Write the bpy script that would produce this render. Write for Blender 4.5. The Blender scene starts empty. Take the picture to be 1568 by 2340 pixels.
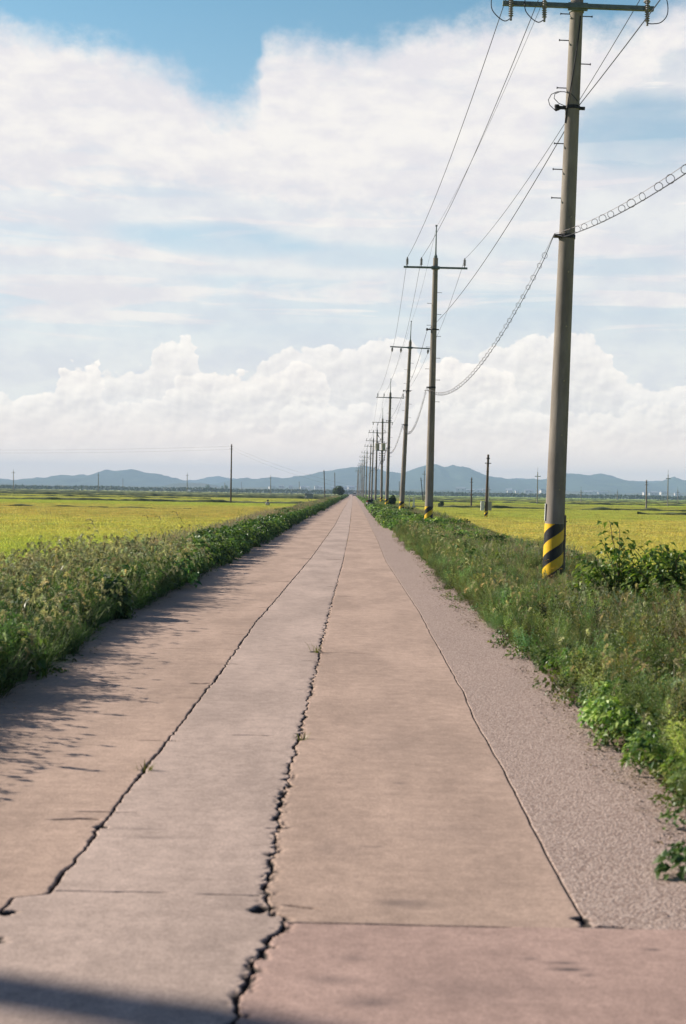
import bpy, math, random
import numpy as np
from mathutils import Vector, Matrix, Euler

random.seed(7); RNG = np.random.default_rng(11)
S = bpy.context.scene
C = S.collection
R = math.radians

# ------------------------------------------------------------------ camera
FPX = 3250.0; CX = 784.0; CY = 1170.0; EYE = 1.45
def nrm(v): return v / np.linalg.norm(v)
_y = np.array([23.0, 43.4, -FPX]); _p1 = np.array([-784.0, 57.0, -FPX]); _p2 = np.array([784.0, 30.5, -FPX])
Zc = nrm(np.cross(_p2, _p1)); Yc = nrm(_y - Zc * _y.dot(Zc)); Xc = np.cross(Yc, Zc)
if Zc[1] < 0: raise RuntimeError('up')
CAM = np.array([Xc, Yc, Zc])                      # camera vector -> world vector
def ray(x, y): return CAM @ np.array([x - CX, CY - y, -FPX])
def at(x, y, Y):
    d = ray(x, y); t = Y / d[1]; return np.array([d[0]*t, Y, EYE + d[2]*t])
def ground(x, y, z=0.0):
    d = ray(x, y); t = (z - EYE) / d[2]; return np.array([d[0]*t, d[1]*t, z])

cam = bpy.data.cameras.new('camera'); co = bpy.data.objects.new('camera', cam); C.objects.link(co)
co.matrix_world = Matrix.Translation((0, 0, EYE)) @ Matrix(CAM.tolist()).to_4x4()
cam.sensor_fit = 'VERTICAL'; cam.sensor_height = 36; cam.sensor_width = 24; cam.lens = 50
cam.clip_start = 0.1; cam.clip_end = 30000
cam.dof.use_dof = True; cam.dof.focus_distance = 42; cam.dof.aperture_fstop = 4.4
S.camera = co
S.render.film_transparent = False
S.view_settings.view_transform = 'Standard'; S.view_settings.look = 'None'
S.view_settings.exposure = 0.55; S.view_settings.gamma = 1.0
try:
    S.cycles.volume_bounces = 1
    S.cycles.max_bounces = 6; S.cycles.diffuse_bounces = 3; S.cycles.transmission_bounces = 4
    S.cycles.transparent_max_bounces = 8
except Exception: pass

# ------------------------------------------------------------------ sun
SUN_AZ = math.atan2(-0.94, 0.34); SUN_EL = R(27)
sd = Vector((math.sin(SUN_AZ)*math.cos(SUN_EL), math.cos(SUN_AZ)*math.cos(SUN_EL), math.sin(SUN_EL)))
sl = bpy.data.lights.new('sun', 'SUN'); sl.energy = 5.0; sl.angle = R(0.5); sl.color = (1.0, 0.90, 0.76)
so = bpy.data.objects.new('sun', sl); C.objects.link(so)
so.rotation_euler = sd.to_track_quat('Z', 'Y').to_euler(); so.location = (-30, 10, 40)

# ------------------------------------------------------------------ node expression helper
class NT:
    def __init__(s, tree): s.t = tree; s.n = tree.nodes; s.l = tree.links
    def sock(s, v, inp):
        if isinstance(v, X): s.l.new(v.s, inp)
        else: inp.default_value = v
    def math(s, op, *a, clamp=False):
        n = s.n.new('ShaderNodeMath'); n.operation = op; n.use_clamp = clamp
        for i, v in enumerate(a): s.sock(v, n.inputs[i])
        return X(s, n.outputs[0])
    def smooth(s, v, a, b, lo=0.0, hi=1.0):
        n = s.n.new('ShaderNodeMapRange'); n.interpolation_type = 'SMOOTHSTEP'
        for i, q in enumerate((v, a, b, lo, hi)): s.sock(q, n.inputs[i])
        return X(s, n.outputs[0])
    def comb(s, a, b, c=0.0):
        n = s.n.new('ShaderNodeCombineXYZ')
        for i, v in enumerate((a, b, c)): s.sock(v, n.inputs[i])
        return X(s, n.outputs[0])
    def noise(s, vec, scale, detail=4, rough=0.5, dist=0.0, dims='3D', out=0):
        n = s.n.new('ShaderNodeTexNoise'); n.noise_dimensions = dims
        s.sock(vec, n.inputs['Vector']); n.inputs['Scale'].default_value = scale
        n.inputs['Detail'].default_value = detail; n.inputs['Roughness'].default_value = rough
        n.inputs['Distortion'].default_value = dist
        return X(s, n.outputs[out])
    def voro(s, vec, scale, feat='F1', smooth=None, out='Distance', rnd=1.0):
        n = s.n.new('ShaderNodeTexVoronoi'); n.feature = feat
        s.sock(vec, n.inputs['Vector']); n.inputs['Scale'].default_value = scale
        n.inputs['Randomness'].default_value = rnd
        if smooth is not None: n.inputs['Smoothness'].default_value = smooth
        return X(s, n.outputs[out])
    def mix(s, f, a, b, mode='MIX'):
        n = s.n.new('ShaderNodeMix'); n.data_type = 'RGBA'; n.blend_type = mode
        s.sock(f, n.inputs[0])
        for v, i in ((a, 6), (b, 7)):
            if isinstance(v, X): s.l.new(v.s, n.inputs[i])
            else: n.inputs[i].default_value = (*v[:3], 1)
        return X(s, n.outputs[2])
    def curve(s, v, pts, lo, hi):
        """piecewise smooth curve through pts [(x, y)]"""
        n = s.n.new('ShaderNodeFloatCurve'); c = n.mapping.curves[0]
        xs = [p[0] for p in pts]; a, b = min(xs), max(xs)
        q = [((x-a)/(b-a), (y-lo)/(hi-lo)) for x, y in pts]
        c.points[0].location = q[0]; c.points[1].location = q[-1]
        for p in q[1:-1]: c.points.new(*p)
        n.mapping.update()
        s.sock((v - a) / (b - a), n.inputs['Value'])
        return X(s, n.outputs[0]) * (hi - lo) + lo
    def attr(s, name, typ='GEOMETRY', out='Fac'):
        n = s.n.new('ShaderNodeAttribute'); n.attribute_name = name; n.attribute_type = typ
        return X(s, n.outputs[out])
class X:
    def __init__(s, nt, sock): s.nt = nt; s.s = sock
    def __add__(s, o): return s.nt.math('ADD', s, o)
    __radd__ = __add__
    def __sub__(s, o): return s.nt.math('SUBTRACT', s, o)
    def __rsub__(s, o): return s.nt.math('SUBTRACT', o, s)
    def __mul__(s, o): return s.nt.math('MULTIPLY', s, o)
    __rmul__ = __mul__
    def __truediv__(s, o): return s.nt.math('DIVIDE', s, o)

# ------------------------------------------------------------------ world: sky and clouds by azimuth / elevation
w = bpy.data.worlds.new("World"); S.world = w; w.use_nodes = True
N = NT(w.node_tree); N.n.clear()
out = N.n.new('ShaderNodeOutputWorld'); bg = N.n.new('ShaderNodeBackground'); bg.inputs[1].default_value = 0.09
N.l.new(bg.outputs[0], out.inputs[0])
sky = N.n.new('ShaderNodeTexSky'); sky.sky_type = 'NISHITA'; sky.sun_disc = False
sky.sun_elevation = SUN_EL; sky.sun_rotation = SUN_AZ % (2*math.pi)
sky.air_density = 1.0; sky.dust_density = 0.6; sky.ozone_density = 2.0
tc = N.n.new('ShaderNodeTexCoord'); sp = N.n.new('ShaderNodeSeparateXYZ'); N.l.new(tc.outputs['Generated'], sp.inputs[0])
dx, dy, dz = (X(N, sp.outputs[i]) for i in range(3))
U = N.math('ARCTAN2', dx, dy) * 57.2958            # azimuth, degrees right of the road
V = N.math('ARCSINE', dz) * 57.2958                # elevation, degrees
P = N.comb(U, V)
def uv(x, y): return ((x-807)/56.7, (1126.6 + (x-807)*.0169 - y)/56.7)
w1 = N.noise(P, 0.16, 5, .55) - .5
w2 = N.noise(N.comb(U*.25, V, 3.0), 0.9, 5, .55) - .5
w3 = N.noise(N.comb(U*.35, V*1.1, 9.0), 0.42, 7, .6) - .5
# main high sheet
top = [uv(-500, 60), uv(-200, 90), uv(0, 112), uv(250, 150), uv(400, 205), uv(520, 262), uv(575, 235), uv(610, 128), uv(800, 140), uv(950, 110), uv(1080, 80), uv(1250, 75), uv(1400, 110), uv(1568, 60), uv(2000, 60)]
bot = [uv(-500, 470), uv(0, 470), uv(250, 480), uv(450, 490), uv(700, 520), uv(900, 540), uv(1050, 560), uv(1200, 470), uv(1330, 330), uv(1450, 250), uv(1568, 190), uv(2000, 200)]
Ud = U + w1*3.2
Td = N.curve(Ud, top, 0, 20); Bd = N.curve(Ud, bot, 0, 20)
w4 = N.noise(N.comb(U*.8, V, 33.0), 1.3, 7, .65) - .5
Vd = V + w3*2.4 + w4*1.7
sheet = N.smooth(Td - Vd, -0.6, 1.3) * N.smooth(Vd - Bd, -1.6, 1.3)
sheet = sheet * N.smooth(w3 + w1*.6, -.30, .10, .72, 1.0)
thin = N.smooth(Td - Vd, -0.2, 2.8) * N.smooth(V, 5, 9)         # faint veil through the whole sheet region
# streaks between the sheet and the cumulus
st = N.noise(N.comb(U*.075 + V*.02, V*.62, 4.0), 1.35, 6, .6, .5)
st2 = N.noise(N.comb(U*.05, V*.9, 14.0), 1.2, 6, .55, .3)
streak = N.smooth(st, .40, .60) * N.smooth(V, 3, 6) * N.smooth(Td - Vd, -.6, 1.4)
streak2 = N.smooth(st2, .46, .62) * N.smooth(Td - Vd, -.6, 1.4) * .6
# band of blue gaps
def gap(x, y, rx, ry, k):
    u0, v0 = uv(x, y); a = (U + w1*3 - u0) / (rx/56.7); b = (V + w3*1.0 - v0 - (U-u0)*-.03) / (ry/56.7)
    return N.smooth(a*a + b*b, 1.0, 0.1) * k
gaps = gap(470, 555, 300, 42, .62) + gap(820, 590, 260, 40, .40) + gap(1440, 340, 230, 110, .70) + gap(600, 650, 260, 22, .3) + gap(1380, 625, 240, 30, .42) + gap(1200, 690, 220, 26, .32) + gap(330, 460, 180, 12, .2) + gap(60, 560, 200, 30, .25) + gap(1150, 570, 120, 40, .22)
cover = N.math('MAXIMUM', sheet, N.math('MAXIMUM', streak*.9, streak2))
cover = N.math('MAXIMUM', cover, thin*.74)
def puff(x, y, rx, ry, k_):
    u0, v0 = uv(x, y); a = (U + w4*2.2 - u0) / (rx/56.7); b = (V + w3*1.4 - v0) / (ry/56.7)
    return N.smooth(a*a + b*b, 1.0, .1) * k_
cover = N.math('MULTIPLY', cover, 1.12, clamp=True)
cover = N.math('SUBTRACT', cover, gaps*.85*N.smooth(w2, -.25, .2, .75, 1.15), clamp=True)
# low haze brightening toward the horizon
lowv = N.smooth(V, 11.0, 4.0)
cover = N.math('MAXIMUM', cover, lowv*.90)
# cumulus bank
cum = [uv(-600, 850), uv(-300, 900), uv(0, 905), uv(110, 925), uv(200, 885), uv(255, 855), uv(335, 845), uv(365, 782), uv(430, 778), uv(452, 850), uv(560, 860), uv(610, 815), uv(700, 790), uv(790, 800), uv(850, 775), uv(915, 770), uv(990, 860), uv(1050, 850), uv(1120, 800), uv(1210, 772), uv(1280, 765), uv(1380, 815), uv(1450, 885), uv(1568, 880), uv(1900, 860), uv(2300, 920)]
def billow(off):
    q = N.comb(U + off, V*1.25 + off*-1.4, 2.0)
    a = N.voro(q, 1.15, 'SMOOTH_F1', .35); b = N.voro(N.comb(U + off, V*1.2 - off*1.4, 7.0), 2.9, 'SMOOTH_F1', .3)
    c = N.noise(q, 2.2, 6, .6)
    return (.55 - a)*1.25 + (.5 - b)*.34 + (c - .5)*1.5
b0 = billow(0.0); b1 = billow(-.13)
rel = (b0 - b1)
soft = N.noise(N.comb(U*.5, V, 5.0), .9, 6, .6)
def bank_layer(drop, uo, amp, vo):
    Ct = N.curve(U + uo + (N.noise(N.comb(U, V, vo), 1.3, 3)-.5)*.9, cum, 0, 8)
    hgt = Ct - drop - V + b0*amp
    m_ = N.smooth(hgt, -.02, .13)
    rim = N.smooth(hgt, 1.5, .0)
    l_ = N.math('ADD', rel*.8 + rim*.42 + (soft-.5)*-.9, .30, clamp=True)
    return m_, N.mix(l_, (7.0, 6.3, 6.0), (10.2, 9.2, 8.2))
m1, c1_ = bank_layer(0.0, 0.0, .55, 2.0)
m2, c2_ = bank_layer(1.15, 3.7, .62, 31.0)
m3, c3_ = bank_layer(2.2, -5.1, .60, 51.0)
cmask = N.math('MAXIMUM', m1*.62, m2*.80) * N.smooth(V, .2, 2.0)
ccol = N.mix(m2*.85, c1_, c2_); ccol = N.mix(m3*.75, ccol, c3_)
# colours
blue = N.mix(1.0, X(N, sky.outputs[0]), (.86, 1.16, 1.08), 'MULTIPLY')
blue = N.mix(N.smooth(V, 21, 5)*.62, blue, (4.7, 5.35, 6.4))
wn = N.noise(N.comb(U*.6, V, 21.0), 1.1, 7, .62) - .5
wc = N.mix(N.smooth(w3*.8 + w2*.4 + wn*.8, -.20, .20), (6.35, 6.15, 6.4), (7.5, 7.2, 6.9))
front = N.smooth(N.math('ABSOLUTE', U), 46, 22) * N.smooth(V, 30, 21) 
back = N.mix(1.0, X(N, sky.outputs[0]), (.38, .44, .52), 'MULTIPLY')  # sky outside the view, dimmed and cloudless to lower the ambient light
full = N.mix(cover, blue, wc)
full = N.mix(cmask*.92, full, ccol)
full = N.mix(N.smooth(V, 3.6, .2)*.9, full, (11.5, 9.0, 7.3))
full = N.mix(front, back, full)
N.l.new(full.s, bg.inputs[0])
try: w.cycles.sampling_method = 'MANUAL'; w.cycles.sample_map_resolution = 1024
except Exception: pass

# ------------------------------------------------------------------ materials
def mat(name, col=(.5, .5, .5), rough=.8, metal=0.0, spec=.3):
    m = bpy.data.materials.new(name); m.use_nodes = True
    b = m.node_tree.nodes['Principled BSDF']
    b.inputs['Base Color'].default_value = (*col, 1); b.inputs['Roughness'].default_value = rough
    b.inputs['Metallic'].default_value = metal; b.inputs['Specular IOR Level'].default_value = spec
    return m
def noisy(name, c1, c2, scale=6, rough=.85, detail=6, bump=0.0, bscale=None, metal=0.0, stretch=(1, 1, 1), spec=.3):
    m = mat(name, c1, rough, metal, spec); n = NT(m.node_tree); b = m.node_tree.nodes['Principled BSDF']
    t = n.n.new('ShaderNodeTexCoord'); mp = n.n.new('ShaderNodeMapping'); n.l.new(t.outputs['Object'], mp.inputs[0])
    mp.inputs['Scale'].default_value = stretch
    v = X(n, mp.outputs[0])
    f = n.noise(v, scale, detail, .6)
    n.l.new(n.mix(n.smooth(f, .3, .7), c1, c2).s, b.inputs['Base Color'])
    if bump:
        bp = n.n.new('ShaderNodeBump'); bp.inputs['Strength'].default_value = bump; bp.inputs['Distance'].default_value = .01
        n.l.new(n.noise(v, bscale or scale*8, 4, .6).s, bp.inputs['Height']); n.l.new(bp.outputs[0], b.inputs['Normal'])
    return m
def leafmat(name, rough=.40, trans=.36, tmul=(1.1, 1.25, .55), var=.35, spec=.35):
    """vertex colour x per-instance tint, with light shining through"""
    m = bpy.data.materials.new(name); m.use_nodes = True; n = NT(m.node_tree); b = m.node_tree.nodes['Principled BSDF']
    o = m.node_tree.nodes['Material Output']
    c = n.attr('Col', out='Color')
    ti = n.attr('tint', 'INSTANCER', 'Color')
    oi = n.n.new('ShaderNodeObjectInfo'); rv = X(n, oi.outputs['Random'])*var + (1 - var/2)
    c2 = n.mix(1.0, c, ti, 'MULTIPLY'); c2 = n.mix(1.0, c2, n.comb(rv, rv, rv), 'MULTIPLY')
    n.l.new(c2.s, b.inputs['Base Color']); b.inputs['Roughness'].default_value = rough; b.inputs['Specular IOR Level'].default_value = spec
    tr = n.n.new('ShaderNodeBsdfTranslucent'); n.l.new(n.mix(1.0, c2, tmul, 'MULTIPLY').s, tr.inputs[0])
    mx = n.n.new('ShaderNodeMixShader'); mx.inputs[0].default_value = trans
    n.l.new(b.outputs[0], mx.inputs[1]); n.l.new(tr.outputs[0], mx.inputs[2]); n.l.new(mx.outputs[0], o.inputs[0])
    return m
def leafmat_plain(name, **k):
    m = leafmat(name, **k)
    for nd in m.node_tree.nodes:
        if nd.type == 'ATTRIBUTE' and nd.attribute_name == 'tint':
            for l in list(nd.outputs['Color'].links):
                to = l.to_socket; m.node_tree.links.remove(l); to.default_value = (1, 1, 1, 1)
    return m

M = {}
M['conc'] = noisy('pole concrete', (.31, .28, .25), (.19, .168, .15), 4, .9, 6, .25, 60, stretch=(1, 1, .25))
M['galv'] = noisy('galvanised steel', (.20, .25, .25), (.13, .16, .165), 8, .55, 5, metal=.35)
M['dark'] = mat('dark steel', (.035, .035, .04), .6, .3)
M['ins'] = mat('grey polymer', (.22, .22, .24), .45)
M['wire'] = mat('cable sheath', (.035, .035, .045), .6)
M['wirel'] = mat('steel strand', (.30, .26, .25), .5, .5)
M['white'] = mat('white paint', (.75, .76, .74), .6)
M['tgrey'] = noisy('transformer paint', (.45, .44, .38), (.38, .38, .34), 5, .6)
M['wood'] = noisy('weathered brown pole', (.16, .115, .085), (.10, .075, .06), 4, .9, stretch=(6, 6, .5))
M['redm'] = mat('tail light red', (.35, .03, .02), .4)
M['black'] = mat('black paint', (.012, .012, .014), .35, 0, .5)
M['rub'] = mat('black rubber', (.02, .02, .02), .9)
M['glass'] = mat('dark window glass', (.03, .035, .045), .1, 0, .6)
M['brass'] = mat('bright bolt', (.5, .42, .25), .35, .8)
M['soil'] = noisy('dry soil', (.15, .105, .08), (.085, .062, .05), 3, .95, 8, .8, 40)
M['leaf'] = leafmat('leaves')
M['grass'] = leafmat('grass blades', .6, .42, (1.1, 1.15, .75), .4)
M['rice'] = leafmat('rice blades', .6, .45, (1.15, 1.15, .75), .22)
M['treeleaf'] = leafmat_plain('tree leaves', var=0.0)
M['straw'] = noisy('pebbles', (.36, .30, .26), (.20, .16, .14), 20, .9)

def stripes(name, r, z0):
    m = mat(name, (.8, .5, .02), .35, 0, .5); n = NT(m.node_tree); b = m.node_tree.nodes['Principled BSDF']
    t = n.n.new('ShaderNodeTexCoord'); s = n.n.new('ShaderNodeSeparateXYZ'); n.l.new(t.outputs['Object'], s.inputs[0])
    x, y, z = (X(n, s.outputs[i]) for i in range(3))
    th = n.math('ARCTAN2', x, y*-1.0)
    f = n.math('FRACT', (z - z0 - th*r*.70) / .42 + 20.0)
    k = n.smooth(f, .485, .495)
    nz = n.noise(X(n, t.outputs['Object']), 9, 5)
    yel = n.mix(nz, (.92, .60, .015), (.80, .48, .015))
    n.l.new(n.mix(k, yel, (.010, .010, .012)).s, b.inputs['Base Color'])
    bp = n.n.new('ShaderNodeBump'); bp.inputs['Strength'].default_value = .5; bp.inputs['Distance'].default_value = .006
    q = n.comb(th*r, z*1.0, 0.0)
    n.l.new(n.voro(q, 42, 'F1', rnd=.15).s, bp.inputs['Height']); n.l.new(bp.outputs[0], b.inputs['Normal'])
    return m
M['stripe'] = stripes('yellow and black warning stripes', .173, .17)

# ------------------------------------------------------------------ mesh builder
class MB:
    def __init__(s): s.v = []; s.f = []; s.c = []; s.col = (1, 1, 1); s.usec = False
    def quad(s, a, b, c, d, col=None):
        i = len(s.v); s.v += [tuple(a), tuple(b), tuple(c), tuple(d)]; s.f.append((i, i+1, i+2, i+3)); s.c.append(col or s.col)
    def tri(s, a, b, c, col=None):
        i = len(s.v); s.v += [tuple(a), tuple(b), tuple(c)]; s.f.append((i, i+1, i+2)); s.c.append(col or s.col)
    def box(s, c, d, rz=0.0, m=None):
        cx, cy, cz = c; hx, hy, hz = (q/2 for q in d); i = len(s.v)
        for x in (-hx, hx):
            for y in (-hy, hy):
                for z in (-hz, hz):
                    p = Vector((x, y, z))
                    if m is not None: p = m @ p
                    elif rz: p = Matrix.Rotation(rz, 3, 'Z') @ p
                    s.v.append((cx+p.x, cy+p.y, cz+p.z))
        for f in ((0, 1, 3, 2), (4, 6, 7, 5), (0, 4, 5, 1), (2, 3, 7, 6), (0, 2, 6, 4), (1, 5, 7, 3)):
            s.f.append(tuple(i+k for k in f)); s.c.append(s.col)
    def tube(s, pts, rad, n=8, cap=True):
        pts = [Vector(p) for p in pts]; k = len(pts); i0 = len(s.v)
        if not hasattr(rad, '__len__'): rad = [rad]*k
        up = None
        for j, p in enumerate(pts):
            t = (pts[min(j+1, k-1)] - pts[max(j-1, 0)])
            if t.length < 1e-9: t = Vector((0, 0, 1))
            t.normalize()
            if up is None: up = t.orthogonal().normalized()
            a = up - t*up.dot(t)
            if a.length < 1e-6: a = t.orthogonal()
            a.normalize(); up = a; b = t.cross(a)
            for q in range(n):
                th = 2*math.pi*q/n; o = p + (a*math.cos(th) + b*math.sin(th))*rad[j]; s.v.append(tuple(o))
        for j in range(k-1):
            for q in range(n):
                a = i0+j*n+q; b = i0+j*n+(q+1) % n
                s.f.append((a, b, b+n, a+n)); s.c.append(s.col)
        if cap:
            s.f.append(tuple(i0+q for q in reversed(range(n)))); s.c.append(s.col)
            s.f.append(tuple(i0+(k-1)*n+q for q in range(n))); s.c.append(s.col)
    def lathe(s, prof, n=16, c=(0, 0, 0)):
        s.tube([(c[0], c[1], c[2]+z) for r, z in prof], [r for r, z in prof], n)
    def torus(s, c, R_, r, ax=(0, 1, 0), n=16, m=5):
        ax = Vector(ax).normalized(); u = ax.orthogonal().normalized(); v = ax.cross(u); c = Vector(c); i0 = len(s.v)
        for i in range(n):
            a = 2*math.pi*i/n; d = u*math.cos(a) + v*math.sin(a)
            for j in range(m):
                b = 2*math.pi*j/m; s.v.append(tuple(c + d*(R_ + r*math.cos(b)) + ax*(r*math.sin(b))))
        for i in range(n):
            for j in range(m):
                s.f.append((i0+i*m+j, i0+((i+1) % n)*m+j, i0+((i+1) % n)*m+(j+1) % m, i0+i*m+(j+1) % m)); s.c.append(s.col)
    def mesh(s, name, m, color=False, smooth=False):
        me = bpy.data.meshes.new(name); me.from_pydata(s.v, [], s.f)
        if color:
            ca = me.color_attributes.new('Col', 'FLOAT_COLOR', 'CORNER')
            arr = np.repeat(np.array(s.c, dtype=np.float32), [len(f) for f in s.f], axis=0)
            ca.data.foreach_set('color', np.hstack([arr, np.ones((len(arr), 1), np.float32)]).ravel())
        if smooth:
            me.polygons.foreach_set('use_smooth', [True]*len(s.f))
        me.materials.append(m); me.update()
        return me
def obj(name, mb, m, parent=None, color=False, smooth=False, loc=None):
    me = mb.mesh(name, m, color, smooth) if isinstance(mb, MB) else mb
    o = bpy.data.objects.new(name, me); C.objects.link(o)
    if parent is not None: o.parent = parent
    if loc is not None: o.location = loc
    return o
def autosm(o, ang=40):
    me = o.data
    me.polygons.foreach_set('use_smooth', [True]*len(me.polygons))
    bm_e = [False]*len(me.edges)
    try: me.set_sharp_from_angle(angle=R(ang))
    except Exception: pass
    return o
def tag(o, label, cat, group=None):
    o['label'] = label; o['category'] = cat
    if group: o['group'] = group
    return o
def thing(name, loc, label, cat, group=None, rot=(0, 0, 0)):
    o = bpy.data.objects.new(name, None); C.objects.link(o); o.location = [float(q) for q in loc]; o.rotation_euler = rot
    o.empty_display_size = .2
    return tag(o, label, cat, group)
def kind(o, k): o['kind'] = k; return o
def dup(root, loc, rot=None, label=None, group=None):
    r = root.copy(); C.objects.link(r); r.location = [float(q) for q in loc]
    if rot is not None: r.rotation_euler = rot
    if label: r['label'] = label
    if group: r['group'] = group
    for ch in root.children:
        c = ch.copy(); C.objects.link(c); c.parent = r
        for g in ch.children:
            d = g.copy(); C.objects.link(d); d.parent = c
    return r

# cheap value noise for numpy
_G = RNG.random((256, 256))
def vn(x, y=0.0, seed=0):
    x = np.asarray(x, float) + seed*17.3; y = np.asarray(y, float) + seed*5.7
    xi = np.floor(x).astype(int); yi = np.floor(y).astype(int); fx = x-xi; fy = y-yi
    fx = fx*fx*(3-2*fx); fy = fy*fy*(3-2*fy)
    g = lambda a, b: _G[a % 256, b % 256]
    return (g(xi, yi)*(1-fx)+g(xi+1, yi)*fx)*(1-fy) + (g(xi, yi+1)*(1-fx)+g(xi+1, yi+1)*fx)*fy
def fbm(x, y=0.0, o=4, seed=0):
    t = 0; a = .5; n = 0
    for k in range(o): t = t + a*vn(np.asarray(x)*2**k, np.asarray(y)*2**k, seed+k*3); n += a; a *= .5
    return t/n

# ------------------------------------------------------------------ the road (real slabs with open joints)
def seam(px):
    p = sorted([tuple(float(q) for q in ground(x, y)[:2][::-1]) for x, y in px]); return np.array(p)
SL = seam([(-60, 2150), (10, 2077), (31, 2052), (107, 2044), (125, 2019), (148, 1991), (171, 1971), (204, 1922), (224, 1894), (250, 1868), (278, 1830), (308, 1792), (331, 1761), (377, 1700), (413, 1657), (459, 1593), (489.6, 1557.6), (540.6, 1486), (586.6, 1420), (632.5, 1368.8), (683.5, 1307.7), (714, 1272), (765, 1200.6), (780, 1172)])
SC = seam([(535, 2400), (543, 2327), (551, 2292), (556, 2246), (581, 2195), (612, 2159), (650, 2115), (607, 2067), (612, 2021), (620, 1970), (635, 1909), (638, 1868), (645, 1828), (663, 1761), (683, 1695), (696, 1634), (714, 1568), (734.6, 1476), (747, 1420), (765, 1353), (785.5, 1277), (798, 1216), (803, 1172)])
SR = seam([(1337, 2108), (1316, 2068), (1274, 1995), (1237, 1926), (1195, 1847), (1174, 1805), (1132, 1726), (1090, 1655), (1058, 1579), (1037, 1542), (1030, 1529), (986, 1451), (961, 1402), (932, 1358), (903, 1314), (883, 1284), (863, 1235), (834, 1176)])
def interp(seam_, y): return np.interp(y, seam_[:, 0], seam_[:, 1])
YJ = ground(900, 2113)[1]                       # the cross joint
rows = [3.0]
extraY = [ground(500, 2042)[1], YJ, ground(500, 1680)[1], ground(780, 1492)[1], ground(500, 1483)[1]]
while rows[-1] < 60:
    y = rows[-1]; d = max(.004, y*y/2060*.33)
    for e in extraY:
        if abs(y-e) < .09: d = min(d, .005)
    rows.append(y+d)
while rows[-1] < 1300: rows.append(rows[-1]*1.05)
rows = np.array([-6, -2, 0, 1.5] + rows); NR = len(rows)
fine = lambda a, b: np.concatenate([a + (b-a)*(np.linspace(0, 1, 26)**2.2)*.5, b - (b-a)*(np.linspace(0, 1, 26)[::-1]**2.2)*.5])
tt = np.unique(np.concatenate([fine(0, 1), fine(1, 2), fine(2, 3), fine(3, 4)]).round(6)); NCc = len(tt)
eL = np.interp(rows, [5, 10.5, 15, 60], [-2.52, -2.56, -2.72, -2.74]) + .10*(fbm(rows*.5, 0, 4, 1)-.5) + .05*(fbm(rows*3, 0, 3, 2)-.5)
eR = 1.62 + .14*(fbm(rows*.6, 0, 4, 3)-.5) + .08*(fbm(rows*4, 0, 3, 4)-.5)
cl = interp(SL, rows) + .034*(fbm(rows*5, 0, 4, 5)-.5) + .030*(fbm(rows*18, 0, 3, 15)-.5)*np.clip(2.2*fbm(rows*1.3, 0, 2, 18)-.5, .2, 1)
cc = interp(SC, rows) + .036*(fbm(rows*6, 0, 4, 6)-.5) + .050*(fbm(rows*20, 0, 3, 16)-.5)
cr = interp(SR, rows) + .014*(fbm(rows*4, 0, 4, 7)-.5)
ctl = np.stack([eL, cl, cc, cr, eR], 1)
k = np.clip(np.floor(tt).astype(int), 0, 3); fr = tt-k
GX = ctl[:, k]*(1-fr) + ctl[:, k+1]*fr; GY = np.repeat(rows[:, None], NCc, 1)
def joint(cen, wid, dep):
    d = np.abs(GX - cen[:, None]); h = wid[:, None]/2
    return np.clip((h - d)/(h*.35+.0012), 0, 1)*dep
near = lambda a, b: np.clip((rows-a)/(b-a), 0, 1)
wl = .72*(.011 + .014*np.clip(fbm(rows*3, 0, 4, 21)*1.8-.6, 0, 1) + .0075*fbm(rows*30, 0, 2, 22))
wc_ = .43*(.018 + .030*np.clip(fbm(rows*2.3, 0, 4, 23)*1.9-.55, 0, 1) + .016*np.clip(fbm(rows*25, 0, 2, 24)*2-.8, 0, 1))
yb0, yb1 = ground(600, 2108)[1], ground(600, 2086)[1]
wc_ = np.where((rows > yb0) & (rows < yb1), .0, wc_)
wr = np.where(rows > YJ+.02, .007 + .005*fbm(rows*3, 0, 3, 25) + .030*np.exp(-((rows-YJ-.04)/.05)**2), 0)
fade = 1 - .55*near(14, 40)
crack = np.maximum.reduce([joint(cl, wl, 1)*1.0, joint(cc, wc_, 1), joint(cr, wr, 1)*.9])*fade[:, None]
def cross(x0, x1, y0, w_, s_, amp=.02, dep=.8, slope=0.0, brk=.35):
    g = GX; yc = y0 + slope*(g-x0) + amp*(fbm(g*6, 0, 3, s_)-.5)*2
    ww = w_*(.4+1.2*fbm(g*9, 0, 3, s_+5)); on = np.clip((fbm(g*5, 0, 3, s_+9)-brk)*9, 0, 1)*np.clip((g-x0)/.03, 0, 1)*np.clip((x1-g)/.03, 0, 1)
    return np.clip((ww/2-np.abs(GY-yc))/(ww*.2+.001), 0, 1)*on*dep
ya = ground(500, 2042)[1]
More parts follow.
